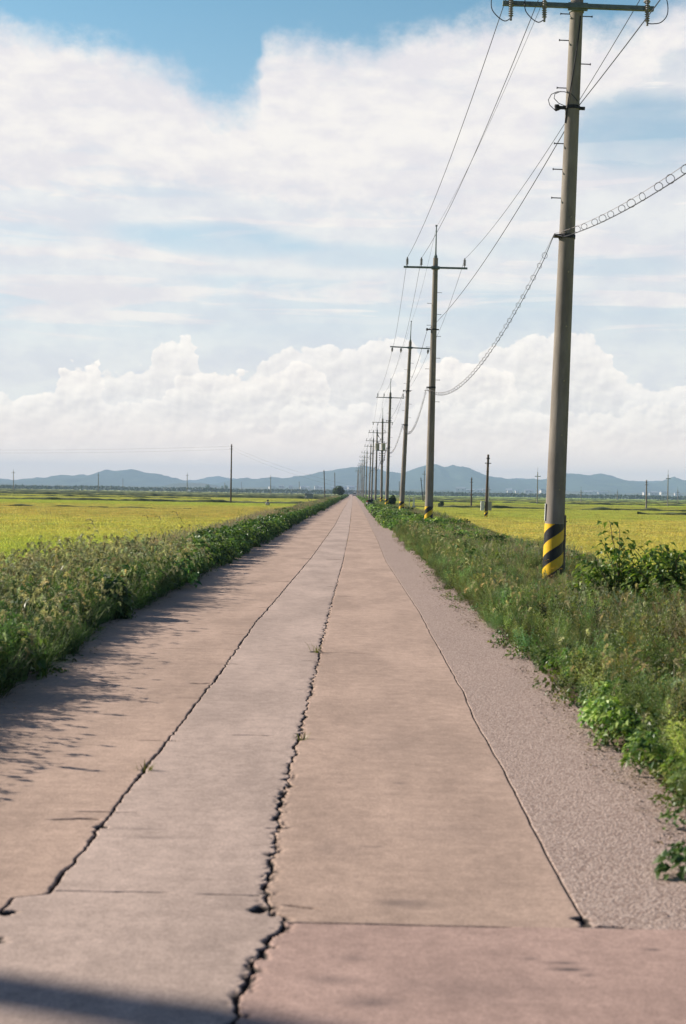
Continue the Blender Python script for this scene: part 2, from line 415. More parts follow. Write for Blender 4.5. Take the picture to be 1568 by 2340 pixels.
crack = np.maximum.reduce([crack] + [cross(-1.06-.05-.22*vn(q*3.3, 1, 5), -1.0+.10*vn(q*7.1, 2, 6), q, .010+.0013*q, int(q*10), .04, .65, .35*(vn(q*5,3,2)-.5), .35) for q in (6.35, 8.2, 9.9, 11.9, 14.4, 17.8, 23)] + [cross(-.32-.03-.07*vn(q*3.3, 1, 7), -.30+.02+.08*vn(q*7.1, 2, 8), q, .010+.0015*q, int(q*11), .05, .65, .5*(vn(q*5,3,4)-.5), .3) for q in (6.1, 7.4, 8.9, 10.4, 12.2, 14.5, 17.5, 22)] + [cross(-1.05, -.30, ya, .013, 31, .012, .75, -.03, .25),
    cross(-.22, .55, YJ, .013, 33, .002, .8, -.004, .2), cross(.40, 1.0, YJ, .007, 34, .002, .35, 0, .4), cross(.78, .95, YJ+.02, .022, 35, .01, .8, 0, .2),
    cross(-1.06, -.31, ground(550, 1680)[1], .02, 37, .02, .6, 0, .42), cross(-.28, .12, ground(790, 1492)[1], .035, 39, .02, .7, 0, .3),
    cross(-1.7, -1.06, ground(450, 1483)[1], .03, 41, .03, .6, 0, .4), cross(-1.3, -1.08, ground(200, 1872)[1], .03, 43, .04, .7, 0, .2),
    cross(-1.2, -1.04, ground(480, 1562)[1], .06, 45, .04, .6, 0, .2), cross(-.22, -.10, ground(640, 2070)[1], .022, 47, .02, 1, -.25, .0),
    cross(-.30, .35, ground(780, 1362)[1], .05, 49, .03, .5, 0, .4), cross(-1.2, -.2, 31.0, .12, 51, .05, .35, 0, .4)])
# holes and broken corners
for hx, hy, r_ in ((592, 2081, .035), (600, 2074, .03), (690, 1690, .03), (715, 1570, .03), (1330, 2100, .028), (-25, 2150, .05), (640, 1890, .016), (232, 1890, .03), (722, 1490, .05), (20, 2085, .03)):
    c_ = ground(hx, hy); rr = np.hypot(GX-c_[0], (GY-c_[1])*.8)/(r_*(.55+.9*fbm(GX*40, GY*40, 3, 61)))
    crack = np.maximum(crack, np.clip((1-rr)*2.5, 0, 1))
crack *= (GY > 2.9)
# ragged spalling beside the centre joint
ds = np.abs(GX-cc[:, None]); sp_ = np.clip((fbm(GX*45, GY*30, 3, 71)-.50)*9, 0, 1)*np.clip(1-ds/.040, 0, 1)*np.clip(fbm(GY*1.1, 0, 3, 72)*3-1.2, 0, 1)*.8
crack = np.maximum(crack, sp_*fade[:, None])
GZ = -.022*crack + .006*(fbm(GX*.8, GY*.25, 3, 81)-.5) 
edge = np.minimum(GX-eL[:, None], eR[:, None]-GX); GZ -= .03*np.clip(1-edge/.02, 0, 1)
lane = np.where(GX < cl[:, None], 0., np.where(GX < cc[:, None], 1., np.where(GX < cr[:, None], 2., 3.)))
lane = np.where((GY < YJ) & (GX > cc[:, None]), 4., lane)
def gridmesh(name, gx, gy, gz, attrs, m):
    nr, nc = gx.shape; me = bpy.data.meshes.new(name)
    v = np.stack([gx, gy, gz], -1).reshape(-1, 3).astype(np.float32)
    i = np.arange(nr*nc).reshape(nr, nc); q = np.stack([i[:-1, :-1], i[:-1, 1:], i[1:, 1:], i[1:, :-1]], -1).reshape(-1, 4)
    me.vertices.add(len(v)); me.vertices.foreach_set('co', v.ravel())
    me.loops.add(q.size); me.loops.foreach_set('vertex_index', q.ravel().astype(np.int32))
    me.polygons.add(len(q)); me.polygons.foreach_set('loop_start', np.arange(0, q.size, 4, dtype=np.int32))
    me.polygons.foreach_set('use_smooth', np.ones(len(q), bool))
    me.update(calc_edges=True)
    for k_, a in attrs.items():
        a = np.asarray(a, np.float32)
        if a.ndim == 3:
            at_ = me.color_attributes.new(k_, 'FLOAT_COLOR', 'POINT')
            a4 = np.concatenate([a, np.ones(a.shape[:2]+(1,), np.float32)], -1); at_.data.foreach_set('color', a4.ravel())
        else:
            at_ = me.attributes.new(k_, 'FLOAT', 'POINT'); at_.data.foreach_set('value', a.ravel())
    me.materials.append(m); me.validate(); return me
LC = np.array([(.450, .328, .266), (.460, .358, .312), (.446, .325, .264), (.462, .346, .302), (.430, .300, .260)])
lc = LC[lane.astype(int)]
# old stains in the concrete, each with a shape of its own
stn = np.zeros_like(GX)
for sx, sy, rx, ry, kk in ((925, 2065, .085, .05, .45), (760, 2240, .07, .04, .3), (800, 2190, .05, .03, .25), (1300, 2215, .05, .012, .8), (1345, 2228, .016, .012, .8), (850, 2290, .08, .05, .35), (1290, 2200, .05, .01, .5), (310, 1895, .09, .02, .35), (355, 1915, .1, .02, .35), (910, 1790, .02, .02, .5), (848, 1935, .03, .01, .5), (1060, 2260, .3, .12, .10), (880, 1700, .25, .5, .08), (1210, 2190, .02, .01, .5), (1490, 2170, .02, .012, .5), (1000, 1900, .2, .2, .10), (770, 1940, .12, .12, .1)):
    c_ = ground(sx, sy); stn = np.maximum(stn, kk*np.exp(-((GX-c_[0])/rx)**2-((GY-c_[1])/ry)**2)*1.5*(.3+1.2*fbm(GX*18, GY*12, 3, 91)))
mr = bpy.data.materials.new('road concrete'); mr.use_nodes = True; n = NT(mr.node_tree); b = mr.node_tree.nodes['Principled BSDF']
g = n.n.new('ShaderNodeNewGeometry'); pos = X(n, g.outputs['Position'])
col = n.attr('lc', out='Color'); agg = n.smooth(n.attr('agg'), .4, .6)
mpn = n.n.new('ShaderNodeMapping'); mpn.inputs['Scale'].default_value = (1, .35, 1); n.l.new(pos.s, mpn.inputs[0])
big = n.noise(X(n, mpn.outputs[0]), 1.3, 6, .6); fin = n.noise(pos, 90, 5, .7); mid = n.noise(pos, 9, 5, .65)
grit = n.smooth(n.voro(pos, 75, out='Distance'), .12, .34, .80, 1.03) * n.smooth(n.noise(pos, 170, 2, .6), .35, .65, .90, 1.10)
mp2 = n.n.new('ShaderNodeMapping'); mp2.inputs['Scale'].default_value = (.8, 9, 1); n.l.new(pos.s, mp2.inputs[0])
grit = grit * n.smooth(n.noise(X(n, mp2.outputs[0]), 1.6, 6, .65), .3, .7, .965, 1.03)
f = grit * n.smooth(big, .3, .7, .84, 1.14) * n.smooth(mid, .25, .75, .87, 1.12) * n.smooth(fin, .3, .7, .86, 1.14) * n.smooth(n.noise(pos, 34, 4, .7), .3, .7, .90, 1.10)
col = n.mix(1.0, col, n.comb(f, f, f), 'MULTIPLY')
pb = n.voro(pos, 82, out='Color'); pd = n.voro(pos, 82)
sepc = n.n.new('ShaderNodeSeparateColor'); n.l.new(pb.s, sepc.inputs[0]); pr = X(n, sepc.outputs[0])
pebc = n.mix(pr, (.30, .215, .185), (.57, .46, .405)); pebc = n.mix(n.smooth(pd, .5, .8), pebc, (.21, .15, .125))
col = n.mix(agg*.8, col, pebc)
pit = n.smooth(n.voro(pos, 7, out='Distance'), .07, .03) * n.smooth(mid, .5, .6)
col = n.mix(pit*.55, col, (.10, .08, .075))
col = n.mix(n.attr('stain'), col, (.085, .072, .075))
col = n.mix(n.smooth(n.attr('crack'), .02, .45), col, (.045, .038, .036))
n.l.new(col.s, b.inputs['Base Color']); b.inputs['Roughness'].default_value = .9; b.inputs['Specular IOR Level'].default_value = .2
bp = n.n.new('ShaderNodeBump'); bp.inputs['Strength'].default_value = .55; bp.inputs['Distance'].default_value = .004
hh = fin*.6 + mid*.8 + agg*(1 - n.smooth(pd, .1, .7))*1.1
n.l.new(hh.s, bp.inputs['Height']); n.l.new(bp.outputs[0], b.inputs['Normal'])
road = kind(obj('road', gridmesh('road', GX, GY, GZ, {'crack': crack, 'lc': lc, 'agg': (lane == 3)*1.0, 'stain': stn}, mr), None), 'structure')

# ------------------------------------------------------------------ ground, verges, fields
FZ = -0.95                                    # soil of the paddies
xs = np.concatenate([-np.geomspace(9000, 12, 40), np.linspace(-11, 12, 93), np.geomspace(13, 9000, 40)])
ys = np.concatenate([[-200, -60, -20], np.linspace(-8, 60, 120), np.geomspace(61, 12000, 90)])
gx, gy = np.meshgrid(xs, ys)
def terrain(x, y):
    l = -4.3 - .25*np.sin(y*.11); r = 4.7 + .3*np.sin(y*.09+1)
    z = np.where(x < -2.45, -.012, np.where(x > 1.46, -.012, -.10))
    z = np.where(x < l, np.maximum(FZ, -.02 - (l-x)*.8), z)
    z = np.where(x > r, np.maximum(FZ, -.02 - (x-r)*.5), z)
    z = z + .07*(fbm(x*1.3, y*1.3, 3, 101)-.5)*((x < -2.8) | (x > 1.75))
    return z
mg = noisy('field soil', (.17, .12, .085), (.10, .075, .05), .8, .95, 8, .6, 8)
kind(obj('ground', gridmesh('ground', gx, gy, terrain(gx, gy), {}, mg), None), 'structure')

# colour of the crop, parcel by parcel
def parcel(x, y):
    """albedo of the rice at x, y"""
    x = np.asarray(x, float); y = np.asarray(y, float); c = np.zeros(x.shape+(3,))
    gr = np.array([.42, .53, .12]); go = np.array([.53, .60, .15]); dg = np.array([.43, .58, .11]); ol = np.array([.25, .26, .09]); br = np.array([.44, .37, .15])
    wv = (fbm(x*.03, y*.02, 4, 111)-.5); yy = y*(1+wv*.12)
    L = x < 0
    def stepf(a, b): return np.clip((yy-a)/(b-a), 0, 1)[..., None]
    left = dg*(1-stepf(45, 60)) + go*stepf(45, 60)
    left = left*(1-stepf(85, 100)) + (go*.65+br*.35)*stepf(85, 100); left = left*(1-stepf(150, 170)) + dg*stepf(150, 170)
    left = left*(1-stepf(205, 215)) + (gr*.7+go*.3)*stepf(205, 215); left = left*(1-stepf(375, 385)) + (ol*.9+go*.25)*stepf(375, 385)
    right = go*(1-stepf(38, 48)) + (go*.85+br*.2)*stepf(38, 48); right = right*(1-stepf(108, 118)) + gr*1.05*stepf(108, 118)
    right = right*(1-stepf(190, 200)) + (dg*.5+ol*.6)*stepf(190, 200); right = right*(1-stepf(270, 290)) + dg*stepf(270, 290)
    right = right*(1-stepf(420, 440)) + (ol*.5+gr*.6)*stepf(420, 440); right = right*(1-stepf(700, 740)) + (dg*.8)*stepf(700, 740)
    c = np.where(L[..., None], left, right)
    m_ = np.clip((fbm(x*.12, y*.08, 4, 113)-.42)*3, 0, 1)[..., None]; c = c*(1-m_*.15) + (br*.6+go*.4)*m_*.15
    g2 = np.clip((fbm(x*.07+40, y*.05, 4, 117)-.5)*4, 0, 1)[..., None]; c = c*(1-g2*.5) + gr*1.1*g2*.5
    return c*(.85+.3*fbm(x*.9, y*.5, 3, 119))[..., None]
sheets = {}
def cropsheet(xa, xb):
    yl = np.concatenate([np.linspace(-20, 80, 160), np.geomspace(80.5, 1900, 260)])
    xl = np.linspace(0, 1, 150)
    wdt = np.minimum(900, 60 + yl*.55)
    X_ = (xa + np.sign(xb)*wdt[:, None]*xl[None, :]**1.6); Y_ = np.repeat(yl[:, None], 150, 1)
    z = FZ + .38 + .10*(fbm(X_*.8, Y_*.8, 3, 121)-.5) + np.clip((Y_-300)/150, 0, 1)*.27
    m_ = bpy.data.materials.new('rice crop'); m_.use_nodes = True; n = NT(m_.node_tree); b = m_.node_tree.nodes['Principled BSDF']
    g = n.n.new('ShaderNodeNewGeometry'); p = X(n, g.outputs['Position'])
    mp = n.n.new('ShaderNodeMapping'); mp.inputs['Scale'].default_value = (1, .4, 1); n.l.new(p.s, mp.inputs[0])
    nz = n.noise(p, 2.5, 8, .7); nb = n.noise(X(n, mp.outputs[0]), .12, 8, .65)
    f = n.smooth(nz, .3, .7, .72, 1.2)*n.smooth(nb, .3, .7, .8, 1.15)
    n.l.new(n.mix(1.0, n.attr('Col', out='Color'), n.comb(f, f, f*.9), 'MULTIPLY').s, b.inputs['Base Color'])
    b.inputs['Roughness'].default_value = .9; b.inputs['Specular IOR Level'].default_value = .1
    bp = n.n.new('ShaderNodeBump'); bp.inputs['Strength'].default_value = .8; bp.inputs['Distance'].default_value = .3
    n.l.new(nz.s, bp.inputs['Height']); n.l.new(bp.outputs[0], b.inputs['Normal'])
    return kind(obj('rice_field_ground', gridmesh('rice_field_ground', X_, Y_, z, {'Col': parcel(X_, Y_)}, m_), None), 'structure')
cropsheet(-5.2, -1); cropsheet(6.2, 1)

# ------------------------------------------------------------------ plant sources
SRC = {}
def rnd(a, b): return random.uniform(a, b)
def cmix(a, b, t): return tuple(a[i]*(1-t)+b[i]*t for i in range(3))
def blade(mb, base, az, L, wd, lean, curl, c0, c1, segs=4):
    p = Vector(base); a = lean; d = Vector((math.cos(az), math.sin(az), 0)); sdv = Vector((-math.sin(az), math.cos(az), 0))
    tw = rnd(-.5, .5); sdv = (sdv + Vector((0, 0, tw))).normalized()
    prev = (p - sdv*wd*.35, p + sdv*wd*.35)
    for s_ in range(segs):
        t = (s_+1)/segs; a2 = a + curl*t*t
        p = p + (d*math.sin(a2) + Vector((0, 0, math.cos(a2))))*(L/segs)
        hw = wd*.5*(1-t**2.2)+.0006
        cur = (p - sdv*hw, p + sdv*hw)
        mb.quad(prev[0], prev[1], cur[1], cur[0], cmix(c0, c1, t*rnd(.8, 1)))
        prev = cur
    return p
def leaf(mb, p, dr, nrm_, L, wd, col, fold=.25):
    dr = Vector(dr).normalized(); nn = Vector(nrm_); s_ = dr.cross(nn)
    if s_.length < 1e-4: s_ = dr.orthogonal()
    s_.normalize(); nn = s_.cross(dr).normalized(); p = Vector(p)
    a = p; m1 = p + dr*L*.35; m2 = p+dr*L*.7 - nn*L*.06; t = p + dr*L - nn*L*.18
    l1 = m1 + s_*wd*.5 + nn*wd*fold; r1 = m1 - s_*wd*.5 + nn*wd*fold
    l2 = m2 + s_*wd*.36 + nn*wd*fold*.6; r2 = m2 - s_*wd*.36 + nn*wd*fold*.6
    mb.quad(a, m1, m2, l1, col); mb.quad(a, r1, m2, m1, col)
    mb.tri(l1, m2, t, col); mb.tri(m2, r1, t, col)
def foxhead(mb, p, az, L, c0, tilt0=.5):
    """drooping bristly head"""
    a = tilt0; q = Vector(p); d = Vector((math.cos(az), math.sin(az), 0)); n_ = 7
    for i in range(n_):
        a += .34; st_ = (d*math.sin(a)+Vector((0, 0, math.cos(a))))*(L/n_); r = 0.0100*math.sin(math.pi*(i+1.2)/(n_+1.6))+.002
        for j in range(6):
            th = rnd(0, 6.28); o = Vector((-d.y, d.x, 0))*math.cos(th) + (st_.normalized().cross(Vector((-d.y, d.x, 0))))*math.sin(th)
            cc_ = cmix(c0, (min(1, c0[0]*1.35), min(1, c0[1]*1.3), c0[2]*1.2), random.random())
            b0_ = q + st_*random.random(); e = b0_ + o*r*2.0 + st_*.8
            sdv = o.cross(st_).normalized()*.0035
            mb.quad(b0_-sdv, b0_+sdv, e+sdv*.5, e-sdv*.5, cc_)
        q = q + st_
def src(key, items, m):
    col_ = bpy.data.collections.new('plants_'+key)
    for i, mb in enumerate(items):
        o = bpy.data.objects.new('%s_%02d' % (key, i), mb.mesh(key, m, True)); col_.objects.link(o)
    SRC[key] = (col_, len(items))
G1 = (.045, .105, .038); G2 = (.12, .20, .065); GY1 = (.17, .20, .09); STR = (.42, .40, .29); DG = (.035, .080, .028)
def grass_tuft(nb, h, heads, c0, c1, w_=.007, spread=.10):
    mb = MB()
    for i in range(nb):
        a = rnd(0, 6.28); r = spread*math.sqrt(random.random()); ba = (math.cos(a)*r, math.sin(a)*r, 0)
        k_ = random.random(); az = a + rnd(-.8, .8)
        blade(mb, ba, az, h*rnd(.55, 1.05), w_*rnd(.7, 1.3), rnd(.05, .45), rnd(.3, 1.5), cmix(c0, c1, k_*.5), cmix(c0, c1, .4+k_*.6))
    for i in range(heads):
        a = rnd(0, 6.28); r = spread*random.random(); L = h*rnd(.95, 1.35); az = a
        e = blade(mb, (math.cos(a)*r, math.sin(a)*r, 0), az, L, .0025, rnd(.05, .3), rnd(.2, .6), cmix(c1, STR, .4), STR, 5)
        foxhead(mb, e, az, rnd(.08, .13), cmix(STR, GY1, rnd(.15, .65)), rnd(.5, .9))
    return mb
src('fox', [grass_tuft(54, .44, 2, G1, G2) for _ in range(4)], M['grass'])
src('fine', [grass_tuft(46, .50, 0, G2, STR, .0035, .12) for _ in range(3)], M['grass'])
def plume(nb, h, c0, c1, hc):
    mb = grass_tuft(nb, h*.6, 0, c0, c1, .005, .1)
    for i in range(9):
        a = rnd(0, 6.28); L = h*rnd(.8, 1.2)
        e = blade(mb, (rnd(-.08, .08), rnd(-.08, .08), 0), a, L, .003, rnd(.02, .25), rnd(.1, .5), c1, STR, 5)
        for j in range(22):
            q = e - Vector((math.cos(a)*.04, math.sin(a)*.04, .12))*random.random()
            dr = Vector((rnd(-1, 1), rnd(-1, 1), rnd(.2, 1.4))).normalized()
            s_ = dr.orthogonal().normalized()*.0025; mb.quad(q-s_, q+s_, q+dr*.035+s_*.3, q+dr*.035-s_*.3, cmix(hc, STR, random.random()*.6))
    return mb
src('plume', [plume(26, .62, GY1, (.30, .26, .12), (.30, .235, .18)) for _ in range(3)], M['grass'])
def feather(h, nst, c0, c1, ll=.032, lw=.009, flow=None):
    mb = MB()
    for s_ in range(nst):
        a = rnd(0, 6.28); r = rnd(0, .10); p = Vector((math.cos(a)*r, math.sin(a)*r, 0)); H = h*rnd(.6, 1.1)
        ln = rnd(.05, .38); d = Vector((math.cos(a)*math.sin(ln), math.sin(a)*math.sin(ln), math.cos(ln)))
        n_ = 34; side = d.orthogonal().normalized()*.0022
        mb.quad(p-side, p+side, p+d*H+side*.3, p+d*H-side*.3, (.13, .11, .06))
        for i in range(n_):
            t = (i+random.random())/n_; q = p + d*H*t; th = i*2.4 + rnd(-.4, .4)
            o = Vector((math.cos(th), math.sin(th), rnd(.2, 1.1))).normalized(); Lb = .11*(1-t*.75)*rnd(.6, 1.2)
            cb = cmix(c0, c1, random.random())
            for j in range(4):
                qq = q + o*Lb*(j+1)/4; dr = (o + Vector((rnd(-1, 1), rnd(-1, 1), rnd(-.3, 1))))
                leaf(mb, qq, dr, (rnd(-.4, .4), rnd(-.4, .4), 1), ll*rnd(.7, 1.3), lw*rnd(.7, 1.4), cb)
        if flow:
            for j in range(10):
                q = p + d*H*rnd(.75, 1.0) + Vector((rnd(-.05, .05), rnd(-.05, .05), rnd(-.01, .05)))
                leaf(mb, q, (rnd(-1, 1), rnd(-1, 1), .5), (0, 0, 1), .02, .012, flow)
    return mb
src('feather', [feather(.46, 7, (.085, .14, .065), (.235, .29, .155)) for _ in range(4)] + [feather(.5, 6, (.11, .12, .06), (.22, .20, .12), .02, .005)], M['leaf'])
def leafy(rad, hgt_, n_, L, c0, c1):
    """clump of broad leaves over a dome"""
    mb = MB()
    for i in range(n_):
        a = rnd(0, 6.28); u = math.sqrt(random.random()); r = rad*u; top_ = hgt_*math.sqrt(max(.05, 1-u*u*.9)); z = top_*(1-.55*random.random()**2)
        p = Vector((math.cos(a)*r, math.sin(a)*r, z)); o = Vector((math.cos(a)*u, math.sin(a)*u, .5)).normalized()
        nn = (o + Vector((rnd(-.6, .6), rnd(-.6, .6), rnd(-.2, .6)))).normalized()
        dr = Vector((math.cos(a)+rnd(-.8, .8), math.sin(a)+rnd(-.8, .8), rnd(-.9, .1)))
        leaf(mb, p, dr, nn, L*rnd(.6, 1.25), L*rnd(.6, .95), cmix(c0, c1, random.random()**1.5))
    return mb
src('creeper', [leafy(.22, .34, 100, .082, (.04, .10, .03), (.21, .29, .09)) for _ in range(4)], M['leaf'])
src('herb', [leafy(.12, .14, 60, .035, (.06, .11, .03), (.15, .18, .05)) for _ in range(3)], M['leaf'])
def rice(n_, h, rad, wd, pan, segs=4):
    mb = MB(); g0 = (.80, 1.0, .9); g1 = (1.05, 1.02, .8); pc = (1.25, 1.02, 1.1)
    for i in range(n_):
        a = rnd(0, 6.28); r = rad*math.sqrt(random.random())
        blade(mb, (math.cos(a)*r, math.sin(a)*r, 0), a+rnd(-1, 1), h*rnd(.75, 1.08), wd*rnd(.7, 1.3), rnd(.02, .28), rnd(.2, 1.1), g0, g1, segs)
    for i in range(pan):
        a = rnd(0, 6.28); r = rad*math.sqrt(random.random()); q = Vector((math.cos(a)*r, math.sin(a)*r, h*rnd(.72, .92))); az = rnd(0, 6.28); t = .5
        for j in range(4):
            t += .5; st_ = Vector((math.cos(az)*math.sin(t), math.sin(az)*math.sin(t), math.cos(t)))*.045*h/.7
            s_ = Vector((-math.sin(az), math.cos(az), 0))*wd*.9; mb.quad(q-s_, q+s_, q+st_+s_*.7, q+st_-s_*.7, pc); q = q+st_
    return mb
src('rice', [rice(34, .72, .11, .010, 16) for _ in range(4)], M['rice'])
src('riceb', [rice(170, .72, .55, .022, 90, 3) for _ in range(3)], M['rice'])
src('ricec', [rice(150, .72, 1.3, .06, 70, 2) for _ in range(3)], M['rice'])

def scatter(name, keys, x, y, z, scl, tint, label, cat, tilt=.12, zs=None):
    """one object made of many plants nobody could count"""
    n_ = len(x); me = bpy.data.meshes.new(name); me.vertices.add(n_)
    me.vertices.foreach_set('co', np.stack([x, y, z], 1).astype(np.float32).ravel())
    rot = np.stack([RNG.normal(0, tilt, n_), RNG.normal(0, tilt, n_), RNG.uniform(0, 6.283, n_)], 1)
    a = me.attributes.new('rot', 'FLOAT_VECTOR', 'POINT'); a.data.foreach_set('vector', rot.astype(np.float32).ravel())
    s3 = np.stack([scl, scl, scl*(1 if zs is None else zs)], 1)
    a = me.attributes.new('scl', 'FLOAT_VECTOR', 'POINT'); a.data.foreach_set('vector', s3.astype(np.float32).ravel())
    a = me.attributes.new('idx', 'INT', 'POINT'); a.data.foreach_set('value', RNG.integers(0, SRC[keys][1], n_).astype(np.int32))
    t4 = np.concatenate([np.broadcast_to(tint, (n_, 3)), np.ones((n_, 1))], 1)
    a = me.attributes.new('tint', 'FLOAT_COLOR', 'POINT'); a.data.foreach_set('color', t4.astype(np.float32).ravel())
    o = bpy.data.objects.new(name, me); C.objects.link(o)
    g = bpy.data.node_groups.new(name, 'GeometryNodeTree')
    g.interface.new_socket('Geometry', in_out='INPUT', socket_type='NodeSocketGeometry')
    g.interface.new_socket('Geometry', in_out='OUTPUT', socket_type='NodeSocketGeometry')
    gi = g.nodes.new('NodeGroupInput'); go = g.nodes.new('NodeGroupOutput')
    ip = g.nodes.new('GeometryNodeInstanceOnPoints'); ci = g.nodes.new('GeometryNodeCollectionInfo')
    ci.inputs['Collection'].default_value = SRC[keys][0]; ci.inputs['Separate Children'].default_value = True; ci.inputs['Reset Children'].default_value = True
    m2p = g.nodes.new('GeometryNodeMeshToPoints')
    def na(nm, ty):
        q = g.nodes.new('GeometryNodeInputNamedAttribute'); q.data_type = ty; q.inputs['Name'].default_value = nm
        return [s_ for s_ in q.outputs if s_.enabled][0]
    L = g.links.new
    L(gi.outputs[0], m2p.inputs['Mesh']); L(m2p.outputs[0], ip.inputs['Points']); L(ci.outputs[0], ip.inputs['Instance'])
    ip.inputs['Pick Instance'].default_value = True
    L(na('idx', 'INT'), ip.inputs['Instance Index']); L(na('rot', 'FLOAT_VECTOR'), ip.inputs['Rotation']); L(na('scl', 'FLOAT_VECTOR'), ip.inputs['Scale'])
    L(ip.outputs[0], go.inputs[0])
    md = o.modifiers.new('plants', 'NODES'); md.node_group = g
    kind(o, 'stuff'); tag(o, label, cat); return o

def band(x0, x1, y0, y1, dens, keep=None):
    n_ = int(abs(x1-x0)*(y1-y0)*dens); x = RNG.uniform(x0, x1, n_); y = RNG.uniform(y0, y1, n_)
    if keep is not None:
        m_ = RNG.random(n_) < keep(x, y); x, y = x[m_], y[m_]
    return x, y
def cat_(*ps): return np.concatenate([p[0] for p in ps]), np.concatenate([p[1] for p in ps])
def tz(x, y): return terrain(x, y)
def tints(n_, base=(1, 1, 1), v=.15, hue=.10):
    a = 1+RNG.normal(0, v, (n_, 1)); h_ = RNG.normal(0, hue, n_); t = np.stack([1+h_, np.ones(n_), 1-h_*.4], 1)*a*np.array(base); return np.clip(t, .2, 3)
def patch(x, y, s_, sc=.5, lo=.4, hi=.6): return np.clip((fbm(x*sc, y*sc, 3, s_)-lo)/(hi-lo), 0, 1)

lw = lambda y: np.interp(y, [5, 10.5, 15, 60], [-2.36, -2.40, -2.60, -2.62]) + .30*(fbm(y*.45, 0, 3, 201)-.5) + .12*(fbm(y*2, 0, 2, 202)-.5)     # plants reach the concrete here (left)
rw = lambda y: 1.49 + .35*(fbm(y*.5, 0, 3, 203)-.5) + .14*(fbm(y*2, 0, 2, 204)-.5)
low = lambda x, y: 1 - .58*np.exp(-((y-22.5)/5.0)**4)*np.clip((x-1.9)/.8, 0, 1) - .25*np.clip((y-28)/10, 0, 1)*np.clip((x-2.2)/.8, 0, 1)*(y < 75)
# ---- left verge
x, y = cat_(band(-5.0, -2.2, 6, 26, 52, lambda x, y: (x < lw(y))*1.0), band(-5, -2.2, 26, 60, 18, lambda x, y: (x < lw(y))*(.35+.65*(x < -3.3))))
hv = lambda x, y, a=.6: 1 + a*(fbm(x*.9, y*.7, 3, 271)-.55)
n_ = len(x); scatter('foxtail_grass', 'fox', x, y, tz(x, y), RNG.uniform(.75, 1.25, n_)*hv(x, y)*(1-.25*np.clip((x+2.9)/.3, 0, 1))*(1-.25*np.clip((y-20)/20, 0, 1)), tints(n_, (1.08, 1.08, 1), .3), 'green foxtail grass with drooping pale seed heads along the left road edge', 'grass', .16)
x, y = cat_(band(-5.4, -3.7, 6, 60, 14), band(-5.6, -3.0, 60, 160, 12), band(-6, -3, 160, 420, 4))
n_ = len(x); sc_ = RNG.uniform(.65, 1.0, n_)*(1+np.clip((y-80)/200, 0, 1)*.4); scatter('dry_grass', 'plume', x, y, tz(x, y), sc_, tints(n_, (1.05, 1, 1), .15, .14), 'straw and rust coloured seeding grass between the left verge and the rice', 'grass', .15, .9)
x, y = cat_(band(-4.6, -2.3, 7, 15.5, 5, lambda x, y: (x < lw(y)-.1)*patch(x, y, 281, .7)), band(-4.2, -2.3, 15.5, 75, 16, lambda x, y: (x < lw(y)-.02)*(x > -3.3-.5*fbm(y*.4, 0, 2, 205))*(y > 16+ (x+3)*-3)), band(-4.4, -2.4, 75, 240, 9, lambda x, y: (x < lw(y))*1.0), band(-4.6, -2.5, 240, 700, 3))
n_ = len(x); sc_ = RNG.uniform(.75, 1.35, n_)*(1+np.clip((y-100)/300, 0, 1)*.7); scatter('leafy_creeper', 'creeper', x, y, tz(x, y)+RNG.uniform(0, .12, n_), sc_, tints(n_, (1, 1, 1), .18, .08), 'dark green broad leaved creeper crowding the left road edge', 'creeper', .3)
x, y = band(-4.2, -2.2, 6, 20, 34, lambda x, y: (x < lw(y)-.02)*1.0)
n_ = len(x); scatter('green_undergrowth', 'feather', x, y, tz(x, y), RNG.uniform(.7, 1.1, n_)*hv(x, y, .8), tints(n_, (.75, .95, .65), .35, .08), 'dark green fine leaved undergrowth filling the left verge below the seed heads', 'weeds', .2)
# ---- right verge
x, y = cat_(band(1.3, 5.4, 6.5, 9.5, 34, lambda x, y: (x > rw(y)+.08)*1.0), band(1.3, 5.4, 9.5, 34, 30, lambda x, y: (x > rw(y)+.05)*(x < 4.9)), band(1.3, 5.2, 34, 80, 13, lambda x, y: (x > rw(y))*1.0), band(1.3, 5, 80, 160, 5))
n_ = len(x); sc_ = RNG.uniform(.55, 1.1, n_)*np.clip(.62+(x-1.6)*.45, .55, .98)*low(x, y); scatter('feathery_weeds', 'feather', x, y, tz(x, y), sc_*hv(x, y, .7), tints(n_, (1.35, 1.28, 1.0), .38, .14), 'grey green feathery weeds sloping up from the right road edge', 'weeds', .18)
x, y = cat_(band(1.4, 5.4, 6.7, 12, 44, lambda x, y: (x > rw(y)+.08)*(.35+.65*patch(x, y, 211, .8, .3, .5))), band(2.2, 5.4, 14, 60, 9, lambda x, y: patch(x, y, 213, .6)*(~((y > 15.5) & (y < 28) & (x < 4.6)))), band(1.5, 3.4, 55, 135, 9, lambda x, y: (x > rw(y))*1.0), band(1.6, 5, 135, 700, 1.6))
n_ = len(x); sc_ = RNG.uniform(.6, 1.15, n_)*np.where(y < 14, .85, 1)*np.where((y > 55), 1.3, 1); sc_ = sc_*np.where(y < 12, .68, 1); scatter('hop_vines', 'creeper', x, y, tz(x, y)+RNG.uniform(0, .05, n_), sc_, tints(n_, (1.25, 1.22, 1.0), .34, .12), 'light green leafy vines sprawling over the right verge', 'vines', .3)
x, y = cat_(band(1.4, 5.6, 6.8, 30, 15, lambda x, y: (x > rw(y)+.25)*(.4+.6*patch(x, y, 221, .9))), band(1.8, 5.4, 30, 60, 10))
n_ = len(x); scatter('foxtail_clumps', 'fox', x, y, tz(x, y), RNG.uniform(.6, .95, n_)*low(x, y), tints(n_, (1.15, 1.1, 1.05), .3, .12), 'foxtail grass with nodding heads growing through the right verge weeds', 'grass', .18)
